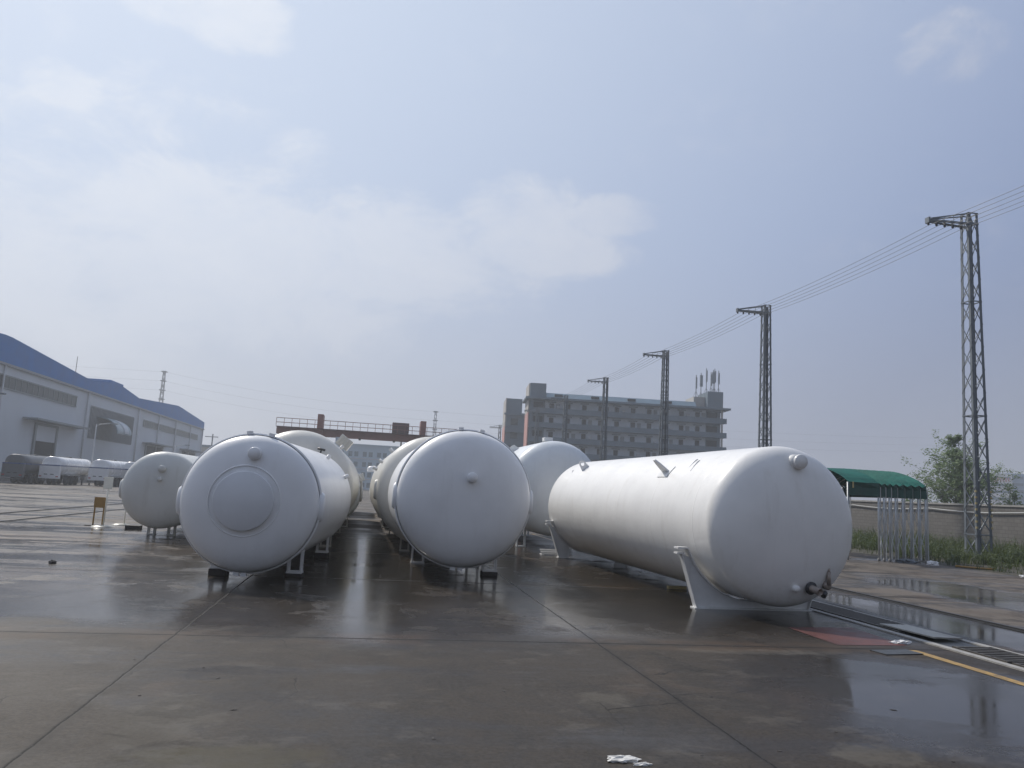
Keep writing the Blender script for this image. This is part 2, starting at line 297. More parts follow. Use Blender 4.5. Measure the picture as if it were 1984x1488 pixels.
# ------------------------------------------------------------ mesh helpers
class MB:
    def __init__(s): s.v=[]; s.f=[]; s.sm=[]
    def add(s,vs,fs,smooth=False):
        o=len(s.v); s.v+=[tuple(v) for v in vs]; s.f+=[tuple(i+o for i in f) for f in fs]; s.sm+=[smooth]*len(fs); return s
    def box(s,a,b,M=None):
        x0,y0,z0=[min(p,q) for p,q in zip(a,b)]; x1,y1,z1=[max(p,q) for p,q in zip(a,b)]
        vs=[(x0,y0,z0),(x1,y0,z0),(x1,y1,z0),(x0,y1,z0),(x0,y0,z1),(x1,y0,z1),(x1,y1,z1),(x0,y1,z1)]
        if M: vs=[M@Vector(v) for v in vs]
        return s.add(vs,[(0,3,2,1),(4,5,6,7),(0,1,5,4),(1,2,6,5),(2,3,7,6),(3,0,4,7)])
    def tube(s,pts,r,n=8,caps=True,r2=None):
        pts=[Vector(p) for p in pts]; rings=[]; prev=None
        for i,p in enumerate(pts):
            d=(pts[min(i+1,len(pts)-1)]-pts[max(i-1,0)]).normalized()
            a=d.orthogonal().normalized() if prev is None else (prev-d*prev.dot(d)).normalized()
            prev=a; b=d.cross(a); rr=r if r2 is None else r+(r2-r)*i/(len(pts)-1)
            rings.append([p+(a*math.cos(t)+b*math.sin(t))*rr for t in [2*math.pi*k/n for k in range(n)]])
        vs=[v for g in rings for v in g]; fs=[]
        for i in range(len(pts)-1):
            for k in range(n): fs.append((i*n+k,i*n+(k+1)%n,(i+1)*n+(k+1)%n,(i+1)*n+k))
        s.add(vs,fs,n>6)
        if caps:
            s.add(rings[0],[tuple(reversed(range(n)))]); s.add(rings[-1],[tuple(range(n))])
        return s
    def beam(s,a,b,w,h=None):      # rectangular bar between two points
        a=Vector(a);b=Vector(b);d=(b-a).normalized(); h=h or w
        u=d.cross(Vector((0,0,1))); u=Vector((1,0,0)) if u.length<.05 else u.normalized(); v=u.cross(d)
        vs=[p+u*i*w/2+v*j*h/2 for p in(a,b) for i,j in((-1,-1),(1,-1),(1,1),(-1,1))]
        return s.add(vs,[(0,1,2,3),(7,6,5,4),(0,4,5,1),(1,5,6,2),(2,6,7,3),(3,7,4,0)])
    def lathe(s,prof,M,n=64,smooth=True):   # prof: (radius, height) along local Z
        vs=[];fs=[]
        for r,h in prof:
            for k in range(n):
                t=2*math.pi*k/n; vs.append(M@Vector((r*math.cos(t),r*math.sin(t),h)))
        for i in range(len(prof)-1):
            for k in range(n): fs.append((i*n+k,i*n+(k+1)%n,(i+1)*n+(k+1)%n,(i+1)*n+k))
        return s.add(vs,fs,smooth)
    def prism(s,poly,M,t):         # polygon (x,y) extruded along local z by t
        n=len(poly); vs=[M@Vector((x,y,0)) for x,y in poly]+[M@Vector((x,y,t)) for x,y in poly]
        return s.add(vs,[tuple(reversed(range(n))),tuple(range(n,2*n))]+[(i,(i+1)%n,(i+1)%n+n,i+n) for i in range(n)])
    def build(s,name,m,parent=None,loc=None,bevel=0):
        me=bpy.data.meshes.new(name); me.from_pydata(s.v,[],s.f); me.materials.append(m)
        me.polygons.foreach_set('use_smooth',s.sm)
        bm=bmesh.new(); bm.from_mesh(me); bmesh.ops.remove_doubles(bm,verts=bm.verts,dist=1e-5)
        bmesh.ops.recalc_face_normals(bm,faces=bm.faces)
        if bevel: 
            bmesh.ops.bevel(bm,geom=[e for e in bm.edges if len(e.link_faces)==2 and e.calc_face_angle(0)>.6],offset=bevel,segments=2,affect='EDGES',profile=.6)
        bm.to_mesh(me); bm.free()
        o=bpy.data.objects.new(name,me); COL.objects.link(o)
        if parent: o.parent=parent
        if loc: o.location=loc
        return o
def tag(o,label=None,cat=None,group=None,kind=None):
    if label:o['label']=label
    if cat:o['category']=cat
    if group:o['group']=group
    if kind:o['kind']=kind
    return o
def thing(name,loc=(0,0,0),rz=0,label=None,cat=None,group=None):
    o=bpy.data.objects.new(name,None); o.empty_display_size=.2; COL.objects.link(o); o.location=loc; o.rotation_euler=(0,0,rz)
    return tag(o,label,cat,group)
def kids(o): return [c for c in bpy.data.objects if c.parent==o]
def copy_tree(o,parent=None):
    c=o.copy(); COL.objects.link(c)
    if parent: c.parent=parent
    for ch in kids(o): copy_tree(ch,c)
    return c
def T(x=0,y=0,z=0): return Matrix.Translation((x,y,z))
ALONGY=Matrix.Rotation(R(-90),4,'X')     # local z -> +Y
FRONT=Matrix.Rotation(R(90),4,'X')       # local z -> -Y

# ------------------------------------------------------------ setting
g=MB(); S=1500
g.add([(-S,-200,0),(S,-200,0),(S,S,0),(-S,S,0)],[(0,1,2,3)]); tag(g.build('ground',GROUND),kind='structure')

# ------------------------------------------------------------ storage tanks
def storage_tank(x,y,zc,r,L,yaw,paint,label,hd=.40,nozzles=(),pad=None,ring=True,lugs=True,feet=None,trim=None,head_pow=2.5):
    """origin: on the ground under the front rim; the axis runs along local +Y"""
    t=thing('storage_tank',(x,y,0),yaw,label,'storage tank','white storage tanks lying in rows on the yard')
    trim=trim or paint; h=hd*r
    hy=lambda q:-h*max(0,1-q**head_pow)**.5
    C0=T(0,0,zc)@ALONGY
    MB().lathe([(r,0),(r,L*.25),(r,L*.5),(r,L*.75),(r,L)],C0,96).build('shell',paint,t)
    rh=r-(.012 if ring else 0)
    prof=[(max(.0001,rh*math.sin(a)),hy(math.sin(a))) for a in [math.pi/2*k/28 for k in range(29)]]
    MB().lathe(prof,C0,96).build('front_head',paint,t)
    MB().lathe([(a,L-b) for a,b in prof],C0,96).build('rear_head',paint,t)
    if ring:
        rr=MB(); rr.lathe([(r,.035),(r+.028,.04),(r+.030,.07),(r,.08)],C0,96)
        rr.lathe([(r,.22),(r+.012,.225),(r+.012,.26),(r,.265)],C0,96)
        for a in (78,96,270,264): 
            A=R(a); rr.box((-.05,.0,-.02),(.05,.07,.045),T(0,0,zc)@Matrix.Rotation(-A+math.pi/2,4,'Y')@T(0,-.01,r+.02))
        rr.build('rim_ring',trim,t)
    for (px,pz,nr,ln,mt) in nozzles:
        q=math.hypot(px,pz)/r; y0=hy(q)
        n_=MB().lathe([(nr*1.0,-.12),(nr,ln*.55),(nr*.97,ln*.55),(nr*.97,ln-.02),(nr*.9,ln),(.0001,ln)],T(px,y0,zc+pz)@FRONT,28)
        n_.build('nozzle',mt or trim,t)
    if pad:
        px,pz,pr,po=pad
        MB().lathe([(pr,-.05),(pr,.05),(pr-.012,.06),(.0001,.062)],T(px,-h-.012+h*.03,zc+pz)@FRONT,72).build('centre_pad',PADM,t)
        ringp=[]; 
        for q in (po-.016,po-.008,po,po+.008,po+.016): ringp.append((q,-hy(q/r)+(.016*math.cos((q-po)/.016*1.5708))))
        MB().lathe(ringp,T(px,0,zc+pz)@FRONT,72).build('weld_ring',trim,t)
        MB().lathe([(.022,0),(.022,.05),(.0001,.06)],T(px,-h+.01,zc+pz)@FRONT,16).build('centre_plug',trim,t)
    if lugs:
        for s in(-1,1):
            l=MB(); l.lathe([(.20,-.14),(.20,.07),(.17,.12),(.0001,.125)],T(s*(r-.06),.12,zc-.02)@Matrix.Rotation(s*R(90),4,'Y')@Matrix.Diagonal((1.35,.75,1,1)),28)
            l.build('lifting_boss',trim,t)
    for ft in feet or []:
        fx,fy,w_,zb=ft
        ztop=zc-math.sqrt(max(.01,r*r-fx*fx))+.05
        f=MB()
        for yy in(-.09,.09):
            f.box((fx-w_/2,fy+yy-.02,zb),(fx-w_/2+.035,fy+yy+.02,ztop+.12)); f.box((fx+w_/2-.035,fy+yy-.02,zb),(fx+w_/2,fy+yy+.02,ztop+.12))
            f.box((fx-w_/2-.01,fy+yy-.025,zb-.002),(fx+w_/2+.01,fy+yy+.025,zb+.035))
        f.box((fx-w_/2,fy-.07,zb+.002),(fx+w_/2,fy+.07,zb+.012))
        f.build('support_foot',trim,t)
        if zb>.05:
            bl=MB().box((-w_/2-.02,-.14,0),(w_/2+.02,.14,zb-.004)).build('support_block',TIMBER,None,bevel=.012)
            bl.location=t.matrix_basis@Vector((fx,fy,0)); bl.rotation_euler=(0,0,yaw+R(random.uniform(-5,5)))
            NB.append(1); tag(bl,BLK[len(NB)-1],'block','timber blocks under the tank feet')
    return t
NB=[]
BLK=['dark timber block under the front left foot of the tank with the round pad','thin timber block under the front right foot of the padded tank','timber block hidden behind the padded tank, under its rear left foot','timber block under the rear right foot of the padded tank, by the aisle','dark timber block under the front right foot of the middle tank','timber block under the rear right foot of the middle tank']
def label_short(l): return ' '.join(l.split()[:7])
def saddle(t,cx,cy,zc,r,hb,ht,zt,th=.14,split=False):
    """plate saddle: web with splayed sides, edge flanges, base plate, wrapper"""
    a0=math.asin(min(.98,(ht-.12)/r)) if ht<r else R(68)
    a0=R(62)
    arc=[(cx+(r+.005)*math.sin(a),zc-(r+.005)*math.cos(a)) for a in [a0-2*a0*k/24 for k in range(25)]]
    poly=[(cx-hb,.02),(cx+hb,.02),(cx+ht,zt)]+arc+[(cx-ht,zt)]
    M=T(0,cy,0)@FRONT
    # web as strips so the concave top is clean
    m_=MB()
    ys=(-.011,.011)
    n=24; low=[]; hi=[]
    xs=[]
    for k in range(n+1):
        a=-a0+2*a0*k/n; X_=(r+.005)*math.sin(a); Z_=zc-(r+.005)*math.cos(a)
        hi.append((cx+X_,Z_)); low.append((cx-hb+2*hb*k/n,.02))
    hi=[(cx-ht,zt)]+hi+[(cx+ht,zt)]; low=[(cx-hb,.02)]+low+[(cx+hb,.02)]
    vs=[];fs=[]
    for yy in ys:
        for (a,b),(c_,d) in zip(hi,low): vs+= [(a,cy+yy,b),(c_,cy+yy,d)]
    k2=len(hi)*2
    for i in range(len(hi)-1):
        a=2*i; fs.append((a,a+2,a+3,a+1)); fs.append((k2+a,k2+a+1,k2+a+3,k2+a+2))
    if split:
        for sg in(1,-1):
            m_=MB(); xi=hb-.30
            pts=[(ht,zt),(hb,.02),(xi,.02)]
            for k in range(9):
                X_=xi+(r*math.sin(a0)-xi)*k/8; pts.append((X_,zc-math.sqrt(r*r-X_*X_)))
            m_.prism([(cx+sg*a,b) for a,b in pts],T(0,cy+.011,0)@FRONT,.022)
            if sg==1: m_.build('saddle',PAINT,t)
    else: m_.add(vs,fs)
    s=m_.build('saddle',PAINT,t)
    for sg in(-1,1):
        f=MB(); f.beam((cx+sg*(hb+.0),cy,.022),(cx+sg*ht,cy,zt),.02,th); 
        # beam's h axis may lie in plane; build as explicit strip
        f=MB(); a=Vector((cx+sg*hb,cy,.022)); b=Vector((cx+sg*ht,cy,zt)); n_=Vector((sg*.014,0,0))
        f.add([a+Vector((0,-th/2,0)),a+Vector((0,th/2,0)),b+Vector((0,th/2,0)),b+Vector((0,-th/2,0)),a+n_+Vector((0,-th/2,0)),a+n_+Vector((0,th/2,0)),b+n_+Vector((0,th/2,0)),b+n_+Vector((0,-th/2,0))],[(0,1,2,3),(4,7,6,5),(0,4,5,1),(1,5,6,2),(2,6,7,3),(3,7,4,0)])
        f.box((cx+sg*ht-.11,cy-th/2,zt+.002),(cx+sg*ht+.03,cy+th/2,zt+.03))
        f.build('edge_flange',PAINT,s)
        f=MB(); x1=cx+sg*(ht-.02)
        f.box((x1-.12,cy-.09,zt+.09),(x1+.07,cy+.09,zt+.12)); f.build('wrapper_end',PAINT,s)
        for q in(.33,.66):
            f=MB(); xx=cx+sg*hb*q; f.box((xx-.008,cy-th/2,.03),(xx+.008,cy-.012,zc-math.sqrt(r*r-(hb*q)**2)+.01)); 
    if split:
        for sg in(-1,1): MB().box((cx+sg*(hb-.33),cy-th/2-.03,.0),(cx+sg*(hb+.05),cy+th/2+.03,.019)).build('base_plate',PAINT,s)
    else: MB().box((cx-hb-.05,cy-th/2-.03,.0),(cx+hb+.05,cy+th/2+.03,.019)).build('base_plate',PAINT,s)
    w_=MB()
    vs=[];fs=[]
    for k in range(n+1):
        a=-a0-.12+2*(a0+.12)*k/n
        for rr,yy in((r+.001,-th/2-.04),(r+.016,-th/2-.04),(r+.016,th/2+.04),(r+.001,th/2+.04)): vs.append((cx+rr*math.sin(a),cy+yy,zc-rr*math.cos(a)))
    for k in range(n):
        for j in range(4): fs.append((4*k+j,4*k+(j+1)%4,4*k+4+(j+1)%4,4*k+4+j))
    w_.add(vs,fs,False); w_.build('wrapper_plate',PAINT,s)
    return s

r1=1.21
T1=storage_tank(-2.04,14.5,1.36,r1,5.9,R(-4.0),W_COOL,'white storage tank, nearest on the left, with a round pad on its end',hd=.34,
    nozzles=[(.07,.71*r1,.115,.13,None)],pad=(-.03,.04,.51,.61),feet=[(-.60,.75,.27,.13),(.72,1.0,.27,.07),(-.6,4.9,.27,.13),(.72,4.9,.27,.13)])
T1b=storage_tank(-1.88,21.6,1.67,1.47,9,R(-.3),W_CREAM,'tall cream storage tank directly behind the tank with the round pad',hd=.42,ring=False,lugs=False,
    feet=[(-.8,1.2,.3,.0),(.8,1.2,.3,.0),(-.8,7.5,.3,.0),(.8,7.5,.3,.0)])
T2=storage_tank(1.93,15.9,1.62,1.385,4.5,R(.6),W_COOL,'white storage tank in the middle with one small nozzle on its end',hd=.36,
    nozzles=[(.07,.30*1.385,.105,.13,None)],feet=[(-.62,3.1,.3,.0),(.75,.9,.3,.09),(.75,3.4,.3,.09)])
T2b=storage_tank(1.72,21.7,1.69,1.52,8.4,R(1.1),W_CREAM,'cream storage tank directly behind the middle white tank',hd=.42,ring=False,lugs=True,
    feet=[(-.6,.6,.26,.0),(.8,.6,.26,.0),(-.6,7.4,.26,.0),(.8,7.4,.26,.0)])
r3=1.335
T3=storage_tank(6.865,12.25,1.48,r3,10.1,R(1.9),W_WARM,'long white storage tank on splayed saddles, nearest on the right',hd=.40,ring=False,lugs=False,
    nozzles=[(.10,.80*r3,.125,.17,None),(.06,-.74*r3,.055,.09,None)],head_pow=2.15)
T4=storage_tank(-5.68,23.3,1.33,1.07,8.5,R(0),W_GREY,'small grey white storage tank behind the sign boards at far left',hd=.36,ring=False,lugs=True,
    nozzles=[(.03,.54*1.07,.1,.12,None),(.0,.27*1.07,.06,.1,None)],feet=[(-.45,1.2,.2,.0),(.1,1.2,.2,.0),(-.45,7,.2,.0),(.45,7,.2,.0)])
T5=storage_tank(5.97,25.0,1.99,1.55,9,R(1.0),W_BLUE,'large pale storage tank half hidden between the middle and right tanks',hd=.40,ring=False,lugs=False,
    feet=[(-.8,1.0,.3,.0),(.8,1.0,.3,.0),(-.8,7.6,.3,.0),(.8,7.6,.3,.0)])
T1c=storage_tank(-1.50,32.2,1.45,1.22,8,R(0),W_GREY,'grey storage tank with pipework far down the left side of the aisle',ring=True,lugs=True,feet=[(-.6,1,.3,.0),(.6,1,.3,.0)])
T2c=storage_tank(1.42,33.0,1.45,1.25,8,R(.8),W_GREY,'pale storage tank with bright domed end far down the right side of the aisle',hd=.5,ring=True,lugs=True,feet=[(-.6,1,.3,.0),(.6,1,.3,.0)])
T2d=storage_tank(1.35,44.5,1.4,1.3,8,R(0),W_WARM,'farthest white storage tank on the right of the aisle, with a dome cover',ring=False,lugs=False,feet=[(-.6,1,.3,.0),(.6,1,.3,.0)])
T1d=storage_tank(-1.85,44.0,1.5,1.3,8,R(0),W_WARM,'farthest white storage tank on the left of the aisle',ring=False,lugs=False,feet=[(-.6,1,.3,.0),(.6,1,.3,.0)])
# --- long right-hand tank: saddles, pipes, valve, lugs
saddle(T3,-.13,.65,1.48,r3,1.06,1.34,.9)
saddle(T3,-.02,9.9,1.48,r3,1.0,1.32,.92,split=True)
def pipe_stub():
    hy=-.40*r3*.66
    p_=MB(); M=T(.33,hy+.05,1.48-.72*r3)@Matrix.Rotation(R(100),4,'X')@Matrix.Rotation(R(8),4,'Y')
    p_.lathe([(.058,0),(.058,.30),(.05,.30),(.05,.1),(.0001,.1)],M,24); q=p_.build('outlet_pipe',BRASS,T3)
    f=MB().lathe([(.0001,.075),(.105,.075),(.105,.105),(.0001,.105)],M,24); f.build('flange',DARKSTEEL,q)
    M2=T(.67,hy+.12,1.48-.69*r3)@Matrix.Rotation(R(96),4,'X')
    v=MB().lathe([(.055,-.06),(.055,.06),(.07,.06),(.07,.13),(.04,.15),(.0001,.15)],M2,20); v=v.build('valve',BRASS,T3)
    s_=MB().tube([(.67,hy-.03,1.48-.69*r3),(.67,hy-.03,1.48-.69*r3+.22)],.035,12).tube([(.67,hy-.03,1.48-.69*r3+.2),(.67,hy-.03,1.48-.69*r3+.27)],.024,8); s_.build('valve_stem',BRASS,v)
    MB().tube([(.61,hy-.02,1.48-.78*r3),(.55,hy-.06,1.48-.82*r3)],.045,12).build('drain_pipe',DARKSTEEL,v)
pipe_stub()
def on_shell(t,zc,r,y,ang):   # ang: degrees above horizontal on the left side
    A=R(180-ang); return Vector((r*math.cos(A),y,zc+r*math.sin(A))),Vector((math.cos(A),0,math.sin(A)))
def ear(t,zc,r,y,ang,w_=.26,h_=.30,mt=None,lean=0):
    p,n_=on_shell(t,zc,r,y,ang); tng=Vector((0,1,0)); b=n_.cross(tng)
    # plate whose plane holds n_ and b (across the axis), with a hole
    outer=[(-w_/2,-.03)]+[(-w_*.30*math.cos(a)*1.0 if False else w_*.36*math.cos(a),h_*.62+h_*.38*math.sin(a)) for a in [math.pi*k/10 for k in range(10,-1,-1)]]+[(w_/2,-.03)]
    outer=outer
    hole=[(w_*.2*math.cos(a),h_*.62+w_*.2*math.sin(a)) for a in [2*math.pi*k/16 for k in range(16)]]
    bm=MB(); th=.012
    # polar strip from hole to outline
    cx,cy=0,h_*.62; N_=40; vs=[];fs=[]
    def outl(a):
        d=Vector((math.cos(a),math.sin(a))); best=9
        P=outer+[outer[0]]
        for i in range(len(P)-1):
            x1,y1=P[i][0]-cx,P[i][1]-cy; x2,y2=P[i+1][0]-cx,P[i+1][1]-cy
            ex,ey=x2-x1,y2-y1; det=d.x*(-ey)+ex*d.y
            if abs(det)<1e-9: continue
            tt=(x1*(-ey)+ex*y1)/det; uu=(d.x*y1-d.y*x1)/det
            if tt>0 and -1e-6<=uu<=1+1e-6: best=min(best,tt)
        return best
    for sgn in(-1,1):
        for k in range(N_):
            a=2*math.pi*k/N_; ro=outl(a); ri=w_*.2
            for rr in(ri,ro):
                u,v=cx+rr*math.cos(a),cy+rr*math.sin(a); vs.append(p+b*u+n_*v+tng*sgn*th)
    o2=2*N_
    for k in range(N_):
        k1=(k+1)%N_
        fs+=[(2*k,2*k+1,2*k1+1,2*k1),(o2+2*k,o2+2*k1,o2+2*k1+1,o2+2*k+1),(2*k+1,o2+2*k+1,o2+2*k1+1,2*k1+1),(2*k,2*k1,o2+2*k1,o2+2*k)]
    bm.add(vs,fs)
    # pad plate on the shell
    for i in range(-1,1): pass
    return bm.build('lifting_lug',mt or PAINT,t)
def fin(t,zc,r,y,a0,a1,h_,ly=0,name='bracket'):
    bm=MB(); n=8; vs=[];fs=[]
    for k in range(n+1):
        a=a0+(a1-a0)*k/n; yy=y+ly*k/n
        hh=h_*(1-abs(k/n-.15)/.85) if k/n>.15 else h_*k/n/.15
        for rr in(r-.01,r+max(.005,hh)):
            for s in(-.008,.008):
                p,_=on_shell(t,zc,rr,yy+s,a); vs.append(p)
    for k in range(n):
        a=4*k;b=a+4
        fs+=[(a,a+2,b+2,b),(a+1,b+1,b+3,a+3),(a+2,a+3,b+3,b+2),(a,b,b+1,a+1)]
    bm.add(vs,fs); return bm.build(name,PAINT,t)
ear(T3,1.48,r3,8.3,52,.25,.25)
def upright_lug(t,zc,r,y,ang):
    p,n_=on_shell(t,zc,r,y,ang); b=n_.cross(Vector((0,1,0))); yv=Vector((0,1,0)); m_=MB(); vs=[]
    for s in(-.016,.016):
        for (a,h_) in [(-.17,-.03),(.17,-.03),(.09,.24),(.05,.34),(-.03,.34),(-.09,.24)]: vs.append(p+yv*a+n_*h_+b*s)
    m_.add(vs,[(5,4,3,2,1,0),(6,7,8,9,10,11)]+[(i,(i+1)%6,(i+1)%6+6,i+6) for i in range(6)])
    o=m_.build('lifting_lug',PAINT,t)
    q=MB(); vs=[]
    for k in range(5):
        A=ang-6+3*k
        for yy in(-.24,.24):
            for rr in(r+.002,r+.014): vs.append(on_shell(t,zc,rr,y+yy,A)[0])
    fs=[]
    for k in range(4):
        a=4*k;c=a+4; fs+=[(a+1,a+3,c+3,c+1),(a,a+1,c+1,c),(a+2,c+2,c+3,a+3)]
    q.add(vs,fs).build('lug_pad',PAINT,o)
upright_lug(T3,1.48,r3,2.45,41)
fin(T3,1.48,r3,1.45,55,41,.022,-.1); fin(T3,1.48,r3,1.62,57,46,.02,-.05)
fin(T3,1.48,r3,9.3,50,44,.03,-.15)
# fittings on the tanks behind
def stub(t,zc,r,y,ang,rad,ln,mt=None,name='nozzle'):
    p,n_=on_shell(t,zc,r,y,ang); return MB().tube([p-n_*.06,p+n_*ln],rad,16).build(name,mt or PAINT,t)
stub(T1,1.36,r1,4.6,125,.05,.1); stub(T1,1.36,r1,5.2,152,.05,.12,None); stub(T1,1.36,r1,2.4,68,.03,.22)
q=stub(T1b,1.67,1.47,1.2,132,.05,.12); 
b=MB().box((.78,4.2,2.78),(1.16,4.9,3.12),T(0,0,0)@Matrix.Rotation(0,4,'Y'))
def boxpart(t,name,c,sz,rot,mt,ribs=0):
    M=T(*c)@Matrix.Rotation(rot,4,'Y'); m_=MB().box(tuple(-v/2 for v in sz),tuple(v/2 for v in sz),M)
    for k in range(ribs):
        u=-sz[0]/2+sz[0]*(k+.5)/ribs; m_.box((u-.015,-sz[1]/2-.03,-sz[2]/2+.02),(u+.015,-sz[1]/2-.001,sz[2]/2-.02),M)
    return m_.build(name,mt,t,bevel=.01)
boxpart(T1b,'control_box',(1.02,3.0,1.67+1.36),(.42,.5,.34),R(35),W_CREAM,4)
pv=MB().tube([(.55,-.42,2.52),(.55,-.58,2.52)],.04,12).tube([(.48,-.56,2.66),(.68,-.56,2.62)],.03,10).tube([(.56,-.56,2.52),(.58,-.56,2.64)],.02,8).build('vent_valve',DARKSTEEL,T1b)
stub(T2b,1.69,1.52,3,32,.05,.14); stub(T2b,1.69,1.52,1.3,45,.05,.14); stub(T2b,1.69,1.52,5,24,.06,.16)
fin(T5,1.99,1.55,2.4,62,30,.24,-.2); 
MB().box((-.35,.2,3.53),(-.05,.5,3.66)).build('top_fitting',PAINT,T5,bevel=.02)
dm=MB().lathe([(.24,0),(.24,.18),(.2,.27),(.1,.32),(.0001,.33)],T(-1.28,1.5,2.52),28).build('dome_cover',W_WARM,T2d)
for k,(px,pz,ang) in enumerate([(.55,.75,0),(.9,.1,40),(.75,-.55,20),(1.05,.55,70)]):
    boxpart(T1c,'pipe_cover',(px,-.55,1.45+pz),(.3,.16,.5),R(ang),W_GREY)
pp=MB().tube([(.4,-.6,.9),(.4,-.75,.9),(.4,-.75,2.1),(.9,-.75,2.3),(1.2,-.6,2.0),(1.22,-.4,1.1)],.045,10).build('pipework',PAINT,T1c)
pp=MB().tube([(-.6,-.7,.8),(-.6,-.9,.8),(-.7,-.9,1.7),(-.5,-.9,2.2),(-.1,-.7,2.35)],.06,10).build('pipework',PAINT,T2c)

# ------------------------------------------------------------ lattice pylons and overhead wires
def pylon():
    t=thing('lattice_pylon',(26.3,30.15,0),0); Ht=15.6; b0=.385; b1=.25
    hw=lambda z:b0+(b1-b0)*z/Ht
    for sx,sy in((-1,-1),(1,-1),(1,1),(-1,1)):
        l=MB(); z0=0
        a=Vector((sx*hw(0),sy*hw(0),0)); b=Vector((sx*hw(Ht),sy*hw(Ht),Ht))
        # angle section: two thin plates
        for u in((.13,.014),(.014,.13)):
            ox,oy=-sx*u[0]/2,-sy*u[1]/2
            vs=[p+Vector((ox+i*u[0]/2,oy+j*u[1]/2,0)) for p in(a,b) for i,j in((-1,-1),(1,-1),(1,1),(-1,1))]
            l.add(vs,[(0,3,2,1),(4,5,6,7),(0,1,5,4),(1,2,6,5),(2,3,7,6),(3,0,4,7)])
        l.build('leg',GALV,t)
    br=MB(); n=15
    for i in range(n):
        z0=Ht*i/n; z1=Ht*(i+1)/n; h0=hw(z0); h1=hw(z1)
        for f in range(4):
            c0=[(-1,-1),(1,-1),(1,1),(-1,1)][f]; c1=[(-1,-1),(1,-1),(1,1),(-1,1)][(f+1)%4]
            A=Vector((c0[0]*h0,c0[1]*h0,z0));B=Vector((c1[0]*h1,c1[1]*h1,z1)); C_=Vector((c1[0]*h0,c1[1]*h0,z0));D=Vector((c0[0]*h1,c0[1]*h1,z1))
            br.beam(A,B,.026)
            br.beam(C_,D,.026)
            if i%2==0: br.beam(A+(D-A)*.0,C_+(B-C_)*.5,.02) if False else None
            if i in(0,5,10,n-1): br.beam(Vector((c0[0]*h1,c0[1]*h1,z1)),Vector((c1[0]*h1,c1[1]*h1,z1)),.045)
    br.build('lattice_bracing',GALV,t)
    arm=MB()
    za=Ht-.52; xt=-2.15
    for sy in(-1,1):
        arm.beam((hw(za),sy*hw(za),za),(xt,sy*.10,za),.07,.09)
        arm.beam((-hw(Ht)*.2,sy*hw(Ht),Ht),(xt+.12,sy*.08,za+.10),.05)
    for k in range(5):
        x=-.5-k*.4; arm.beam((x,-.25+.03*k,za),(x,.25-.03*k,za),.04)
    arm.box((xt-.04,-.13,za-.12),(xt+.05,.13,za+.14))
    arm.beam((-.8,0,za),(-.8,.0,Ht-.13),.02)
    arm.beam((-1.3,0,za),(-1.3,.0,Ht-.27),.02)
    arm.build('cross_arm',GALV,t)
    for k in range(5):
        x=-2.12+k*.42
        MB().lathe([(.02,0),(.02,-.06),(.06,-.07),(.06,-.10),(.03,-.11),(.06,-.13),(.055,-.16),(.02,-.18),(.02,-.2)],T(x,0,za-.03),10).build('insulator',DARKSTEEL,t)
    return t
P=pylon(); ph=['tall lattice pylon nearest the camera, rising from the grass at far right','second nearest lattice pylon, rising behind the long right tank','third lattice pylon in line, in front of the dormitory block','fourth lattice pylon in line, topping the dormitory roof','fifth lattice pylon in line, dimly seen against the dormitory','sixth lattice pylon in line, dimly seen against the dormitory end bay','small faint lattice pylon left of the dormitory, farthest in the line','lattice pylon just outside the right edge of the view']
ys=[30.15+18.75*k for k in range(6)]+[30.15+18.75*7]
for i,yy in enumerate(ys+[11.4]):
    o=P if i==0 else copy_tree(P)
    o.location=(26.3,yy,0); tag(o,ph[i],'pylon','lattice pylons in a line carrying wires')
for sx in(-1,0):
    gd=MB(); 
    bx=26.3+(-.46 if sx==-1 else .46)
    for k in range(14):
        z0=1.3+k*.13; gd.lathe([(.0001,0),(.05,0),(.05,.09),(.0001,.09)],T((-.37 if sx==-1 else .37),-.37,z0),10,False) if k%2==0 else None
    gd.build('yellow_guard_band',YELST,P)
wy=[11.4]+ys
for k in range(5):
    x=26.3-2.12+k*.42; pts=[]
    for a,b in zip(wy[:-1],wy[1:]):
        for j in range(12):
            u=j/12; pts.append((x,a+(b-a)*u,15.6-.52-.23-4*.22*u*(1-u)))
    pts.append((x,wy[-1],14.85))
    tag(MB().tube(pts,.011,5).build('overhead_wire',WIRE),['outermost overhead wire, hung from the very tips of the pylon arms','second overhead wire from the tips of the pylon arms','middle one of the five wires under the pylon arms','fourth overhead wire from the arm tips, nearer the pylon bodies','innermost overhead wire, running closest to the pylon bodies'][k],'wire','overhead wires on the pylons')

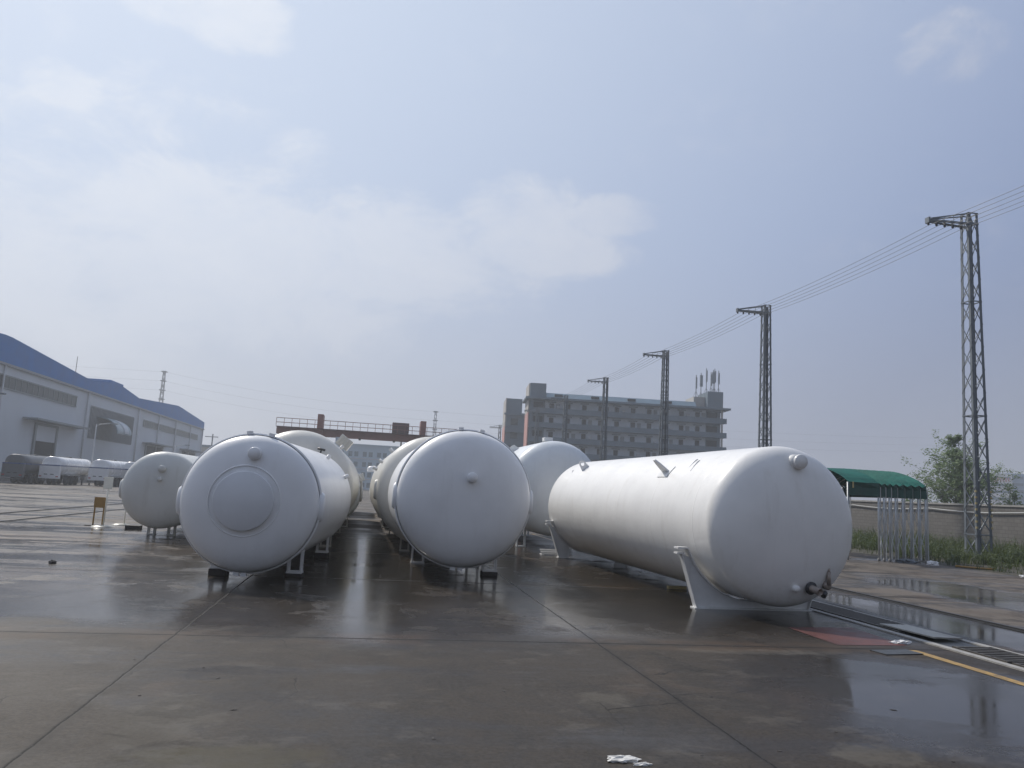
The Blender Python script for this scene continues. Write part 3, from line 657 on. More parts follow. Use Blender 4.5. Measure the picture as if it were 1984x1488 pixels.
# ------------------------------------------------------------ verge, wall, weeds
g=MB().add([(20.45,-5,.004),(33.3,-5,.004),(33.3,140,.004),(20.9,140,.004)],[(0,1,2,3)])
EARTH=plain('dark earth',(.05,.045,.03),.9,var=.3,scale=2)
tag(g.build('verge_soil',EARTH),kind='structure')
wl=thing('boundary_wall',(33.4,0,0),0,'grey block boundary wall running behind the pylons and weeds','wall')
MB().box((0,12,0),(.25,138,2.42)).build('wall_face',BRICK,wl)
MB().box((-.06,12,2.42),(.31,138,2.52)).build('coping',CONC,wl)
pts=[(33.32,12+k*.5,2.05+.10*math.sin(k*.5*2*math.pi/7.5)**2*0+ -.13*abs(math.sin(k*.5*math.pi/7.5))+.12) for k in range(0,180)]
tag(MB().tube(pts,.035,6).build('sagging_cable',CABLEW),'pale sagging cable hung along the grey boundary wall','cable')
def weeds():
    m_=MB(); rnd=random.Random(3)
    def blade(x,y,h,w_,a,ln):
        dx,dy=math.cos(a),math.sin(a); px,py=-dy*w_,dx*w_
        m_.add([(x-px,y-py,0),(x+px,y+py,0),(x+dx*ln*.3+px*.8,y+dy*ln*.3+py*.8,h*.6),(x+dx*ln*.3-px*.8,y+dy*ln*.3-py*.8,h*.6),(x+dx*ln,y+dy*ln,h)],[(0,1,2,3),(3,2,4)])
    plants=[]
    for i in range(2700):
        x=20.7+12.3*rnd.random()**.7; y=15+rnd.random()**1.5*75; e=(x-20.5)/12.6
        if x<21.7+1.1*math.sin(y*.6+1)*math.sin(y*.23) and rnd.random()<.8: continue
        plants.append((x,y,(.25+.85*rnd.random()**1.4*(.45+.8*e))))
    for x,y,h in plants:
        wd=h*rnd.uniform(.5,1.0)+.12; leafy=rnd.random()<.55
        for k in range(14 if y<45 else 8):
            a=rnd.random()*6.28; q=wd*rnd.random()**.5*.6; X_,Y_=x+math.cos(a)*q,y+math.sin(a)*q
            hh=h*rnd.uniform(.45,1.1)*(1-.45*q/wd)
            blade(X_,Y_,hh,.006+.007*rnd.random()+y*.00015,a+rnd.uniform(-.6,.6),hh*rnd.uniform(.15,.7))
            if leafy:
                for j in range(5):
                    z=hh*rnd.uniform(.25,1.0); b_=rnd.random()*6.28; s=rnd.uniform(.025,.07)
                    c_=Vector((X_+rnd.gauss(0,.07),Y_+rnd.gauss(0,.07),z)); u=Vector((math.cos(b_),math.sin(b_),rnd.uniform(-.5,.5)))*s; v=Vector((-math.sin(b_),math.cos(b_),rnd.uniform(-.5,.5)))*s*.5
                    m_.add([c_-u,c_-v,c_+u,c_+v],[(0,1,2,3)])
    for i in range(9000):
        x=20.8+12.2*rnd.random(); y=15+rnd.random()**1.5*60
        blade(x,y,rnd.uniform(.05,.2),.008+y*.0001,rnd.random()*6.28,rnd.uniform(.04,.14))
    tag(m_.build('weeds',WEED),'rough green weeds and grass growing along the boundary wall','weeds',kind='stuff')
weeds()

def tree(x,y,h,spread,label,seed,nleaf,name='leafy_tree',leaf=.10,cat='tree',z0=0):
    rnd=random.Random(seed); t=thing(name,(x,y,z0),0,label,cat,'trees and bushes beyond the wall')
    tr=MB(); tips=[]
    def stem(p,d,l,r_,lev,n=6):
        pts=[p]; q=p
        for k in range(n):
            d=(d+Vector((rnd.uniform(-.15,.15),rnd.uniform(-.15,.15),.06))).normalized(); q=q+d*l/n; pts.append(q)
        tr.tube(pts,r_,6,False,r_*.25); return pts
    for s_ in range(3 if spread>.7 else 2):
        a0=rnd.random()*6.28
        lead=stem(Vector((0,0,0)),Vector((math.cos(a0)*.16*s_,math.sin(a0)*.16*s_,1)).normalized(),h*(1-.17*s_),.012*h,0,12)
        for k in range(34):
            u=.14+.84*rnd.random(); i=min(11,int(u*12)); p=lead[i].lerp(lead[i+1],u*12-i)
            a=rnd.random()*6.28; l=spread*h*.36*(1-u)**.75*rnd.uniform(.6,1.25)+.25
            pts=stem(p,Vector((math.cos(a),math.sin(a),rnd.uniform(.35,1.1))).normalized(),l,.004*h*(1.2-u),1,5)
            for j in range(2,6):
                tips.append((pts[j],l))
                if rnd.random()<.6:
                    a2=rnd.random()*6.28; q=stem(pts[j],Vector((math.cos(a2),math.sin(a2),rnd.uniform(-.1,.8))).normalized(),l*.4,.0015*h,2,3)
                    tips+= [(q[2],l*.7),(q[3],l*.7),(q[3],l*.7)]
    tr.build('trunk',BARK,t)
    cr_=MB()
    for i in range(nleaf):
        p,l=rnd.choice(tips); s=leaf*rnd.uniform(.5,1.4)
        c_=p+Vector((rnd.gauss(0,1),rnd.gauss(0,1),rnd.gauss(0,1)))*.14*min(1.4,l+.3)
        u=Vector((rnd.uniform(-1,1),rnd.uniform(-1,1),rnd.uniform(-1,.4))).normalized(); v=u.orthogonal().normalized()
        cr_.add([c_-u*s,c_-v*s*.45,c_+u*s,c_+v*s*.45],[(0,1,2,3)])
    cr_.build('crown',LEAF,t)
tree(50.3,60,8.9,1.5,'tall thin leafed tree beyond the wall behind the nearest pylon',5,20000,leaf=.11)
tree(54.5,59,4.6,.9,'bushy sapling beyond the wall just right of the nearest pylon',11,1800,leaf=.11)
tree(58.2,59,5.3,.6,'sapling beyond the wall at the right edge of the view',16,1600,leaf=.11)
tree(46.5,60,4.2,.9,'low bush beyond the wall beside the green awning',21,1600,leaf=.10,cat='bush')

# ------------------------------------------------------------ retractable green awning
def awning():
    t=thing('retractable_awning',(17.2,26.0,0),0,'folded green tarpaulin awning on bunched steel legs beside the wall','awning')
    # cross frames: x positions; span along y (5 m)
    D=4.8; xs=[.1,1.35,1.57,1.80,2.05,2.35,2.68,3.0,3.3]
    def prof(u):  # u 0..1 across depth -> height
        return 2.84+.60*math.sin(math.pi*u)**.8
    def section(x,zoff=0,xo=0):
        return [(x,D*k/16,prof(k/16)+zoff) for k in range(17)]
    rows=[]
    sheet=[]
    for i,x in enumerate(xs):
        sheet.append((x,0.0))
        if i>0 and i<len(xs)-1: sheet.append(((x+xs[i+1])/2,-.17))
        elif i==0: sheet.append((.7,-.02))
    vs=[];fs=[]
    for x,zo in sheet:
        for j,(a,b,c_) in enumerate(section(x)): vs.append((a,b,c_+zo*(1.2-.75*abs(j/8-1))))
    for i in range(len(sheet)-1):
        for j in range(16): a=i*17+j; fs.append((a,a+1,a+18,a+17))
    m_=MB().add(vs,fs,False); m_.build('roof_cover',TARP,t)
    for yy,s in((0,-1),(D,1)):
        vs=[];fs=[]
        for i,(x,zo) in enumerate(sheet):
            fold=0 if zo==0 else .10
            for k,zz in enumerate((prof(0)+zo*.45,2.65,2.34 if zo==0 else 2.37)): vs.append((x,yy+s*(.03-fold*(k>0)),zz))
        for i in range(len(sheet)-1):
            for k in range(2): a=i*3+k; fs.append((a,a+1,a+4,a+3))
        MB().add(vs,fs).build('valance',TARPD,t)
    e=MB(); vs=[(3.32,D*k/16,prof(k/16)-.01) for k in range(17)]+[(3.34,D*k/16,2.36) for k in range(17)]
    e.add(vs,[(k,k+1,k+18,k+17) for k in range(16)]); e.build('end_panel',TARPD,t)
    for i,x in enumerate(xs[1:]):
        fr=MB()
        for yy in(.03,D-.03): fr.tube([(x,yy,.12),(x,yy,prof(0)-.05)],.036,8); fr.tube([(x+.10,yy+.02,.10),(x+.10,yy+.02,prof(0)-.12)],.022,6)
        fr.tube([(x,D*k/16,prof(k/16)-.05) for k in range(17)],.022,6)
        f=fr.build('arch_frame',AWN,t)
        for yy in(.03,D-.03):
            wh=MB().lathe([(.0001,-.025),(.055,-.025),(.06,0),(.055,.025),(.0001,.025)],T(x,yy,.06)@ALONGY,14); wh.box((x-.02,yy-.04,.08),(x+.02,yy+.04,.14)); wh.build('caster',CONC,f)
    for yy in(.03,D-.03):
        sc_=MB()
        for a,b in zip(xs[1:-1],xs[2:]):
            for z0,z1 in((.35,1.25),(1.25,2.15)):
                sc_.beam((a,yy,z0),(b,yy,z1),.02); sc_.beam((a,yy+.03,z1),(b,yy+.03,z0),.02)
        sc_.build('scissor_links',AWN,t)
    MB().box((.24,-.05,2.62),(.30,-.042,2.84)).build('corner_marker',YELST,t)
    fr=MB().tube([(.1,.03,0),(.1,.03,2.83)],.028,8).tube([(.1,D-.03,0),(.1,D-.03,2.83)],.028,8).build('arch_frame',AWN,t)
awning()

# ------------------------------------------------------------ workshop hall, left
def workshop():
    t=thing('workshop_hall',(-44,72,0),0,'long pale blue workshop hall with a blue gabled roofline','building')
    X1=-60; L=143    # local y 0..143 ; facade at x=0 facing +x
    MB().box((X1,0,0),(0,L,13.85)).build('wall',CLAD,t)
    gab=[(0,29,58,15.5,17.1),(58,71,84,15.5,16.6),(84,114,143,15.55,17.05)]
    for a,b,c_,zv,za in gab:
        vs=[];d=.15
        P_=[(a,13.86),(a,zv),(b-1,za),(b+1,za),(c_,zv),(c_,13.86)]
        M=Matrix(((0,0,1,0),(1,0,0,0),(0,1,0,0),(0,0,0,1)))
        MB().prism(P_,T(-.35,0,0)@M,.5).build('gable_cladding',BLUE,t)
        rf=MB(); rf.add([(X1,a,zv),(-.36,a,zv),(-.36,b,za),(X1,b,za),(X1,c_,zv),(-.36,c_,zv)],[(0,1,2,3),(3,2,5,4)]); rf.build('roof',METROOF,t)
    # ridge monitor on the middle bay
    m_=MB(); m_.box((-9,70,16.3),(-.9,77,17.15)); m_.build('roof_monitor',BLUE,t)
    MB().box((X1-.2,L-.05,13.86),(.15,L+.1,15.5)).build('end_cladding',BLUE,t)
    def winstrip(y0,y1,z0,z1,n):
        w_=MB().box((.02,y0,z0),(.06,y1,z1)).build('window_strip',GLASS,t)
        f=MB(); f.box((.06,y0-.15,z0-.15),(.14,y1+.15,z0)); f.box((.06,y0-.15,z1),(.14,y1+.15,z1+.15))
        for k in range(n+1):
            y=y0+(y1-y0)*k/n; f.box((.062,y-.06,z0),(.10,y+.06,z1))
        f.build('frame',LOUV,w_)
    winstrip(2,53,10.95,12.35,30); winstrip(88.5,137,10.65,11.75,28)
    lv=MB().box((.02,59.4,6.6),(.10,82,11.75)).build('louvre_panel',LOUV,t)
    f=MB()
    for k in range(38): y=59.6+k*.6; f.box((.10,y,6.7),(.18,y+.14,11.6))
    f.build('louvre_slats',GALV,lv)
    # arched canopy in front of the louvres
    cn=MB(); n=10; vs=[];fs=[]
    for k in range(n+1):
        a=math.pi*.5*k/n
        for y in(63,70.5): vs.append((.1+3.2*math.sin(a),y,7.9+2.4*math.cos(a)))
        for y in(63,70.5): vs.append((.1+3.1*math.sin(a),y,7.75+2.4*math.cos(a)))
    for k in range(n): a=4*k; fs+=[(a,a+1,a+5,a+4),(a+2,a+6,a+7,a+3),(a,a+4,a+6,a+2),(a+1,a+3,a+7,a+5)]
    cn.add(vs,fs,False); cn.build('arched_canopy',METROOF,t)
    cs=MB(); 
    for y in (66.6,): 
        vs=[];fs=[]
        for k in range(n+1):
            a=math.pi*.5*k/n
            for yy in(y,y+2.4): vs.append((.1+3.24*math.sin(a),yy,7.94+2.4*math.cos(a)))
        cs.add(vs,[(2*k,2*k+1,2*k+3,2*k+2) for k in range(n)])
    cs.build('canopy_strip',CLAD,t)
    for (y0,y1,zc_,dy0,dy1,dz,dark) in [(36,55,7.95,40.2,46.8,7.2,5.15),(89.5,107,7.6,92,104,7.0,7.0),(120,138,7.7,123,135,7.0,7.0),(8,24,7.9,11,20,7.1,4)]:
        MB().box((0,y0,zc_-.25),(1.8,y1,zc_)).build('door_canopy',LOUV,t)
        d=MB().box((.02,dy0,0.02),(.05,dy1,dz)).build('door',DARKIN,t)
        if dark<dz: MB().box((.06,dy0,dark),(.12,dy1,dz)).build('roller_shutter',CLAD,d)
        f=MB(); f.box((.06,dy0-.5,0),(.25,dy0,dz)); f.box((.06,dy1,0),(.25,dy1+.5,dz)); f.box((.06,dy0-.49,dz+.001),(.25,dy1+.49,dz+.3)); f.build('frame',LOUV,d)
    MB().tube([(-2,29,17),(-2,29,20)],.05,6).build('lightning_rod',WIRE,t)
    MB().tube([(-2,57,15.5),(-2,57,19)],.05,6).build('lightning_rod',WIRE,t)
    MB().box((-.01,-1,0),(.12,L,.9)).build('plinth',CONC,t)
    MB().box((.02,0,13.55),(.34,L,13.83)).build('gutter',LOUV,t)
    for y in (0.6,29,57.4,84.6,99,113.5,128,142): MB().tube([(.2,y,.3),(.2,y,13.6)],.13,8).build('downpipe',FRAME,t)
workshop()

# ------------------------------------------------------------ tank trailers
def trailer():
    t=thing('tank_trailer',(0,0,0)); Ln=9.2; w_=1.93; hw=w_/2
    # flattened D shaped vessel from y=0.7 back to Ln
    def sec(y,s=1): 
        return [(hw*.98*s*math.copysign(abs(math.cos(a))**.75,math.cos(a)),y,1.95+.93*s*math.copysign(abs(math.sin(a))**.85,math.sin(a))) for a in [2*math.pi*k/32 for k in range(32)]]
    rows=[sec(.0,.55),sec(.02,.9),sec(.10,1)]+[sec(.1+8.9*k/6) for k in range(1,6)]+[sec(9.0),sec(9.15,.85),sec(9.2,.4)]
    vs=[v for r_ in rows for v in r_]; fs=[(i*32+k,i*32+(k+1)%32,(i+1)*32+(k+1)%32,(i+1)*32+k) for i in range(len(rows)-1) for k in range(32)]
    fs+=[tuple(reversed(range(32))),tuple(range(32*(len(rows)-1),32*len(rows)))]
    MB().add(vs,fs,True).build('vessel',TRW,t)
    MB().box((-hw,-.35,.62),(hw,.1,2.05)).build('rear_cabinet',TRW,t,bevel=.03)
    s=MB().box((-hw-.004,-.356,1.92),(hw+.004,1.4,2.04)); s.build('blue_stripe',TRB,t)
    MB().box((-hw-.02,1.42,1.93),(-hw+.02,8.8,2.03)).box((hw-.02,1.42,1.93),(hw+.02,8.8,2.03)).build('side_stripe',TRB,t)
    MB().box((-.45,-.2,.9),(.45,8.9,1.12)).build('chassis',TRG,t)
    for sx in(-1,1):
        MB().box((sx*.3-.16,-.37,1.02),(sx*.3+.16,-.352,1.10)).build('number_panel',DARKIN,t)
        MB().box((sx*.78-.12,-.37,.80),(sx*.78+.12,-.352,.90)).build('tail_lamp',RED,t)
        mg=MB(); mg.box((sx*hw-.02*sx,1.6,1.02),(sx*(hw-.45),5.6,1.06)); mg.build('mudguard',TRW,t)
        for k in range(3):
            y=2.2+1.3*k
            ty=MB().lathe([(.28,-.14),(.46,-.14),(.5,-.09),(.5,.09),(.46,.14),(.28,.14)],T(sx*(hw-.17),y,.5)@Matrix.Rotation(R(90),4,'Y'),24).build('wheel',RUBBER,t)
            MB().lathe([(.0001,-.02),(.12,-.06),(.2,-.02),(.27,-.1),(.29,-.1),(.29,.1),(.27,.1),(.2,.02),(.12,.06),(.0001,.02)],T(sx*(hw-.17),y,.5)@Matrix.Rotation(R(90),4,'Y'),20).build('rim',TRG,ty)
        MB().box((sx*.6-.06,7.4,.0),(sx*.6+.06,7.55,1.0)).build('landing_leg',TRG,t)
        MB().box((sx*hw-.05*sx,5.9,.55),(sx*(hw-.02),7.1,.95)).build('side_guard',TRG,t)
    MB().tube([(0,1.0,2.88),(0,8.2,2.88)],.05,8).build('top_walkway',TRG,t)
    MB().lathe([(.28,0),(.28,.1),(.0001,.13)],T(0,4.5,2.87),20).build('manhole_cover',TRG,t)
    MB().box((-hw,-.40,.42),(hw,-.34,.52)).build('bumper',TRG,t)
    return t
TR=trailer()
def recolor(t,src,dst):
    for c in kids(t):
        if c.data and c.data.materials and c.data.materials[0]==src:
            c.data=c.data.copy(); c.data.materials[0]=dst
spots=[(-34.35,84,'dull grey tank trailer parked at the left edge by the workshop'),(-32.15,87,'white tank trailer parked second from the left before the workshop'),(-28.8,91,'white tank trailer parked right of the lamp post before the workshop'),(-27.3,97,'white tank trailer half hidden behind the grey white tank')]
for i,(x,y,l) in enumerate(spots):
    o=TR if i==0 else copy_tree(TR); o.location=(x,y,0); tag(o,l,'trailer','tank trailers parked before the workshop')
for c in kids(TR):
    if c.name.startswith(('vessel','rear_cab','mudg')): c.data=c.data.copy(); c.data.materials[0]=TRD

def lamp_post(x,y,h,label,ax=1,arm=1.6):
    t=thing('lamp_post',(x,y,0),0,label,'lamp post','lamp posts in front of the workshop')
    MB().tube([(0,0,0),(0,0,h)],.09,10,True,.05).build('post',FRAME,t)
    MB().tube([(0,0,h-.3),(ax*.3,0,h),(ax*arm,-.2,h+.15)],.04,8).build('arm',FRAME,t)
    MB().box((ax*arm-.1,-.4,h+.08),(ax*arm+ax*.7,0,h+.2)).build('lamp_head',LOUV,t,bevel=.02)
lamp_post(-30.95,95,6.9,'slim pale lamp post standing between two white trailers')
lamp_post(-27.6,60,6.6,'lamp post whose head just enters at the left edge',arm=1.2)
lamp_post(-33,141,6.6,'distant lamp post near the far end of the workshop')

# ------------------------------------------------------------ gantry crane
def gantry():
    t=thing('gantry_crane',(0,110,0),0,'faded red gantry crane spanning the yard behind the tanks','crane')
    MB().box((-13,-.4,8.0),(13.6,.1,9.0)).build('main_girder',CRANE,t)
    MB().box((-13,1.2,8.0),(13.6,1.7,9.0)).build('main_girder',CRANE,t)
    MB().box((-13,-1.2,8.9),(13.6,-.42,8.98)).build('walkway',CRANE_D,t)
    r_=MB()
    for z in(9.5,10.1): r_.tube([(-13,-1.15,z),(13.6,-1.15,z)],.045,5)
    for k in range(27): r_.beam((-13+k*1.02,-1.15,8.98),(-13+k*1.02,-1.15,10.1),.06)
    r_.build('handrail',CRANE,t)
    for x in(-7.25,6.9): MB().box((x-.4,-.6,8.0),(x+.4,1.9,11.0)).build('portal_post',CRANE,t,bevel=.06)
    tr_=MB().box((2.6,-1.0,9.1),(4.9,1.5,10.5)).build('trolley_house',CRANE_D,t)
    MB().box((9.2,-1,9.02),(9.9,.5,9.5)).build('motor_box',CRANE_D,t)
    for x in(-11.15,10.7):
        for s in(-1,1):
            MB().beam((x,s*.5+.6,8.0),(x,s*3+.6,.7),.45,.45).build('leg',CRANE,t)
        MB().box((x-.3,-3.2,.25),(x+.3,4.4,.85)).build('end_truck',CRANE,t)
    h=MB().tube([(4.0,.6,9.0),(4.0,.6,6.6)],.1,6); h.box((3.7,.3,6.0),(4.3,.9,6.7)); h.build('hoist_hook',DARKSTEEL,t)
    MB().box((-1.9,-.5,7.75),(-1.6,.1,7.99)).build('cable_clip',DARKSTEEL,t); MB().box((2.8,-.5,7.75),(3.1,.1,7.99)).build('cable_clip',DARKSTEEL,t)
    MB().box((-5.0,-.9,6.5),(-3.7,.6,7.98)).build('operator_cabin',APTW,t)
gantry()

# ------------------------------------------------------------ dormitory block and other buildings
def dorm():
    t=thing('dormitory_block',(30.6,152,0),R(-6.5),'long grey dormitory block with open balcony corridors and rooftop antennas','building')
    W=39.8; D=9
    MB().box((3.2,1.6,0),(W-3.2,D,20.6)).build('corridor_wall',APTW,t)
    for (a,b,zt) in((0,3.2,23.9),(W-3.2,W,24.4)):
        MB().box((a,1.9,0),(b,D,20.6)).build('stair_tower',APT,t)
        MB().box((a+ (0 if a==0 else 0),.4,21.0),(b,D-2,zt)).build('roof_house',APT,t)
    MB().box((0-.02,1.2,0),(-.22,D,18.0)).build('end_wall_pink',APTP,t)
    MB().box((0-.02,1.2,18.0),(-.22,D,23.9)).build('end_wall_beige',APTB,t)
    MB().box((W-5.6,2.2,21.05),(W-3.25,D-1,23.4)).build('roof_house',APTB,t)
    MB().box((-.9,-.7,20.62),(W+1.3,D+.5,21.0)).build('eave_slab',APT,t)
    rf=MB().add([(3.3,.2,21.02),(W-5.6,.2,21.02),(W-5.6,1.3,22.15),(3.3,1.3,22.15),(W-5.6,5,22.6),(3.3,5,22.6),(W-5.6,D,21.02),(3.3,D,21.02)],[(0,1,2,3),(3,2,4,5),(5,4,6,7)]); rf.build('sheet_roof',METROOF,t)
    for k in range(4): MB().box((5+k*7.5,.35,21.35),(6.6+k*7.5,1.2,21.85)).build('roof_vent',DARKIN,t)
    for f in range(7):
        z1=18.9-2.92*f; z0=z1-1.08
        if z1<1: break
        b=MB().box((0,0,z0),(W+.7,.12,z1)); b.box((0,.122,z0),(W+.4,1.58,z0+.16)); b.build('balcony',APT,t)
        if f%1==0:
            MB().box((.15,.0,z1+.02),(.5,.3,z1+1.8)).build('balcony_post',APT,t)
            MB().box((W-.45,.0,z1+.02),(W-.1,.3,z1+1.8)).build('balcony_post',APTB,t)
        zf=z0+.16
        for k in range(10):
            x=4.6+k*3.36
            if x>W-3.6: break
            wd=MB().box((x-.42,1.50,zf+.95),(x+.46,1.60-.002,zf+2.1)).build('window',DARKIN,t)
            MB().box((x-.85,1.2,zf+2.25),(x+.85,1.59,zf+2.4)).build('window_hood',APT,wd)
            if (f*7+k*3)%4==0: MB().box((x+1.0,1.2,zf+1.1),(x+1.7,1.58,zf+1.6)).build('air_conditioner',FRAME,t)
            if (f+k)%3==0: MB().box((x+.9,1.56,zf+.0),(x+1.7,1.595,zf+2.0)).build('door',LOUV,t)
        for (a,b) in((.9,2.9),(W-2.9,W-.7)): MB().box((a,1.86,zf+.2),(b,1.895,zf+2.3)).build('stair_opening',DARKIN,t)
    Mw=t.matrix_basis
    for k,(dx,h,th) in enumerate([(-5.2,4.6,.10),(-3.8,5.2,.2),(-2.3,5.4,.10),(-1.7,4.4,.10),(-.9,5.0,.22),(-.3,5.4,.12),(.1,4.8,.1)]):
        a=thing('antenna_mast',t.matrix_basis@Vector((0,0,0)) if False else Matrix.LocRotScale(Vector((30.6,152,0)),Matrix.Rotation(R(-6.5),3,'Z').to_quaternion(),None)@Vector((W-.4+dx*.9,2.5+.7*(k%3),24.4 if dx>-2.9 else 23.4)),0,
            ['leftmost thin antenna on the dormitory roof house','wide panel antenna second from the left on the dormitory roof','slim antenna third from the left on the dormitory roof','short slim antenna in the middle of the roof cluster','wide panel antenna third from the right on the roof','slim antenna second from the right on the dormitory roof','rightmost antenna on the dormitory roof house'][k],'antenna','rooftop antennas on the dormitory')
        MB().tube([(0,0,0),(0,0,h)],.08,6).build('pole',GALV,a)
        MB().box((-th*1.5,-.25,h-2.9),(th*1.5,-.02,h-.5)).build('antenna_panel',LOUV,a)
        MB().beam((0,0,1.2),(.6,0,.0),.05).beam((0,0,1.2),(-.6,0,.0),.05).build('stay',GALV,a)
dorm()
def block2():
    t=thing('stair_block',(28.3,166,0),R(-6.5),'narrow grey block with pink side wall left of the dormitory','building')
    MB().box((0,0,0),(6,10,18.9)).build('wall',APT,t); MB().box((0,.6,18.9),(3.4,8,22.1)).build('roof_house',APT,t)
    MB().box((-.22,.2,0),(-.02,10,16)).build('end_wall_pink',APTP,t); MB().box((-.22,.2,16),(-.02,10,22.1)).build('end_wall_beige',APTB,t)
    MB().box((-.5,-.6,18.4),(6.5,0-.02,18.8)).build('eave_slab',APT,t)
    for f in range(6):
        z=16.2-2.92*f
        MB().box((1,-.03,z),(2.6,-.002,z+1.5)).build('window',GLASS,t)
        MB().box((-.2,-.5,z-1.6),(6.4,-.01,z-.5)).build('balcony',APT,t)
block2()
def office():
    t=thing('office_building',(-16,230,0),0,'pale blue four storey office building seen under the gantry','building')
    MB().box((0,0,0),(42,14,12.9)).build('wall',OFFICE,t)
    MB().box((-.3,-.4,12.9),(42.3,14.3,13.2)).build('parapet',OFFICE,t)
    for f in range(4):
        z=9.9-2.95*f
        MB().box((0,-.12,z-1.0),(42,-.002,z-.8)).build('sill_band',FRAME,t)
        for k in range(20):
            x=.9+k*2.05+(.0 if k%2 else .35)
            MB().box((x,-.03,z-.3),(x+1.1,-.002,z+1.1)).build('window',OFFGL,t)
office()
def shed():
    t=thing('low_shed',(-47.5,228,0),0,'low grey shed beyond the far end of the workshop','building')
    MB().box((0,0,0),(9,12,9.6)).build('wall',APTB,t); MB().box((-.4,-.4,9.6),(9.4,12.4,10.2)).build('roof',APT,t)
    MB().box((2,-.04,6.4),(7,-.002,7.6)).build('window',GLASS,t)
    t2=thing('low_shed',(-40,246,0),0,'pale long shed behind the nearest left tanks','building')
    MB().box((0,0,0),(22,12,8.3)).build('wall',OFFICE,t2); MB().box((-.4,-.4,8.3),(22.4,12.4,8.9)).build('roof',METROOF,t2)
shed()
def city(x,y,w_,d,h,m1,label,red=False):
    t=thing('tower_block',(x,y,0),R(-40),label,'building','distant buildings beyond the wall')
    MB().box((0,0,0),(w_,d,h)).build('wall',m1,t)
    for f in range(int(h/3)-1):
        MB().box((.6,-.05,h-2.4-3*f),(w_-.6,-.01,h-1.2-3*f)).build('window_band',OFFGL,t)
        MB().box((-.05,.6,h-2.4-3*f),(-.01,d-.6,h-1.2-3*f)).build('window_band',OFFGL,t)
    if red:
        for k in range(7): MB().box((1+k*1.0,-.2,h-3.2-.2*(k%2)),(1.55+k*1.0,-.06,h-1.6)).build('red_lettering',REDL,t)
city(268,300,8.6,8,21.0,PALEBLD,'pale distant building with a faint red sign beyond the wall',True)
city(276.5,300,7,8,21.6,BLUEBLD,'blue grey distant tower in the middle of three beyond the wall')
city(286,300,12,8,22.6,PALEBLD,'pale distant tower at the right edge beyond the wall')
def mast(x,y,h,label,arms=4):
    t=thing('transmission_mast',(x,y,0),0,label,'mast')
    m_=MB(); b0,b1=1.1,.32; n=int(h/2.2)
    for sx,sy in((-1,-1),(1,-1),(1,1),(-1,1)): m_.beam((sx*b0,sy*b0,0),(sx*b1,sy*b1,h),.16)
    for i in range(n):
        z0,z1=h*i/n,h*(i+1)/n; q0=b0+(b1-b0)*i/n;q1=b0+(b1-b0)*(i+1)/n
        for s in(-1,1):
            m_.beam((-q0,s*q0,z0),(q1,s*q1,z1),.1); m_.beam((q0,s*q0,z0),(-q1,s*q1,z1),.1); m_.beam((s*q0,-q0,z0),(s*q1,q1,z1),.1)
    m_.build('lattice_body',GALV,t)
    for k in range(arms):
        z=h-.2-k*3.4; MB().box((-.9,-.9,z-.3),(.9,.9,z)).build('platform',GALV,t)
mast(-77,300,39,'distant lattice mast with round platforms above the workshop roof')
mast(23.3,300,31.3,'distant lattice mast rising behind the gantry crane',3)
up_=thing('utility_pole',(-34.7,180,0),0,'thin distant utility pole with a cross arm beside the workshop end','pole')
MB().tube([(0,0,0),(0,0,10.9)],.14,8).build('pole',GALV,up_); MB().box((-1.6,-.08,10.2),(1.2,.08,10.36)).build('cross_arm',GALV,up_)
for k,(dz,dx) in enumerate([(0,0),(-3.4,1),(-6.8,0)]):
    pts=[]
    for (a,b) in [((-300,330,46),(-77,300,38.6)),((-77,300,38.6),(23.3,300,31)),((23.3,300,31),(300,330,40))]:
        for j in range(10):
            u=j/10; pts.append((a[0]+(b[0]-a[0])*u,a[1]+(b[1]-a[1])*u,a[2]+(b[2]-a[2])*u+dz-4*2.2*u*(1-u)))
    tag(MB().tube(pts,.022,4).build('transmission_line',WIRE),['highest faint power line sagging between the distant masts','middle faint power line sagging between the distant masts','lowest faint power line sagging between the distant masts'][k],'wire','high voltage lines between the distant masts')

# ------------------------------------------------------------ yard furniture
s=thing('sign_stand',(-8.2,26.9,0),R(3),'cream sign board on a slim post with a round base','sign')
MB().box((-.13,-.02,1.2),(.14,.01,1.58)).build('board',SIGNW,s,bevel=.006); MB().tube([(-.0,.02,.03),(.02,.02,1.5)],.022,8).build('post',SIGNW,s)
MB().lathe([(.0001,.05),(.1,.06),(.33,.035),(.36,0)],T(0,0,0),28).build('base',PLATE,s)
s=thing('notice_stand',(-8.5,27.3,0),R(-4),'low ochre sign board on two legs with a dark foot','sign')
MB().box((-.17,-.02,.58),(.17,.0,.92)).build('board',YEL,s,bevel=.006)
for x in(-.16,.12): MB().box((x,.002,0.02),(x+.04,.035,.9)).build('leg',YEL,s)
MB().box((-.36,-.08,0),(.3,.1,.03)).build('foot_plate',DARKSTEEL,s)
s=thing('barrier_post',(-7.95,28.2,0),0,'thin post with a white round base beside the grey white tank','post')
MB().tube([(0,0,.03),(0,0,.78)],.02,8).build('post',SIGNW,s); MB().lathe([(.0001,.05),(.1,.06),(.28,.03),(.3,0)],T(-.1,0,0),24).build('base',PLATE,s)
b=MB().box((-.22,-.15,0),(.22,.15,.13)).build('support_block',TIMBER,None,(-7.15,26.4,0),bevel=.01); tag(b,'black timber block lying beside the white post base','block')

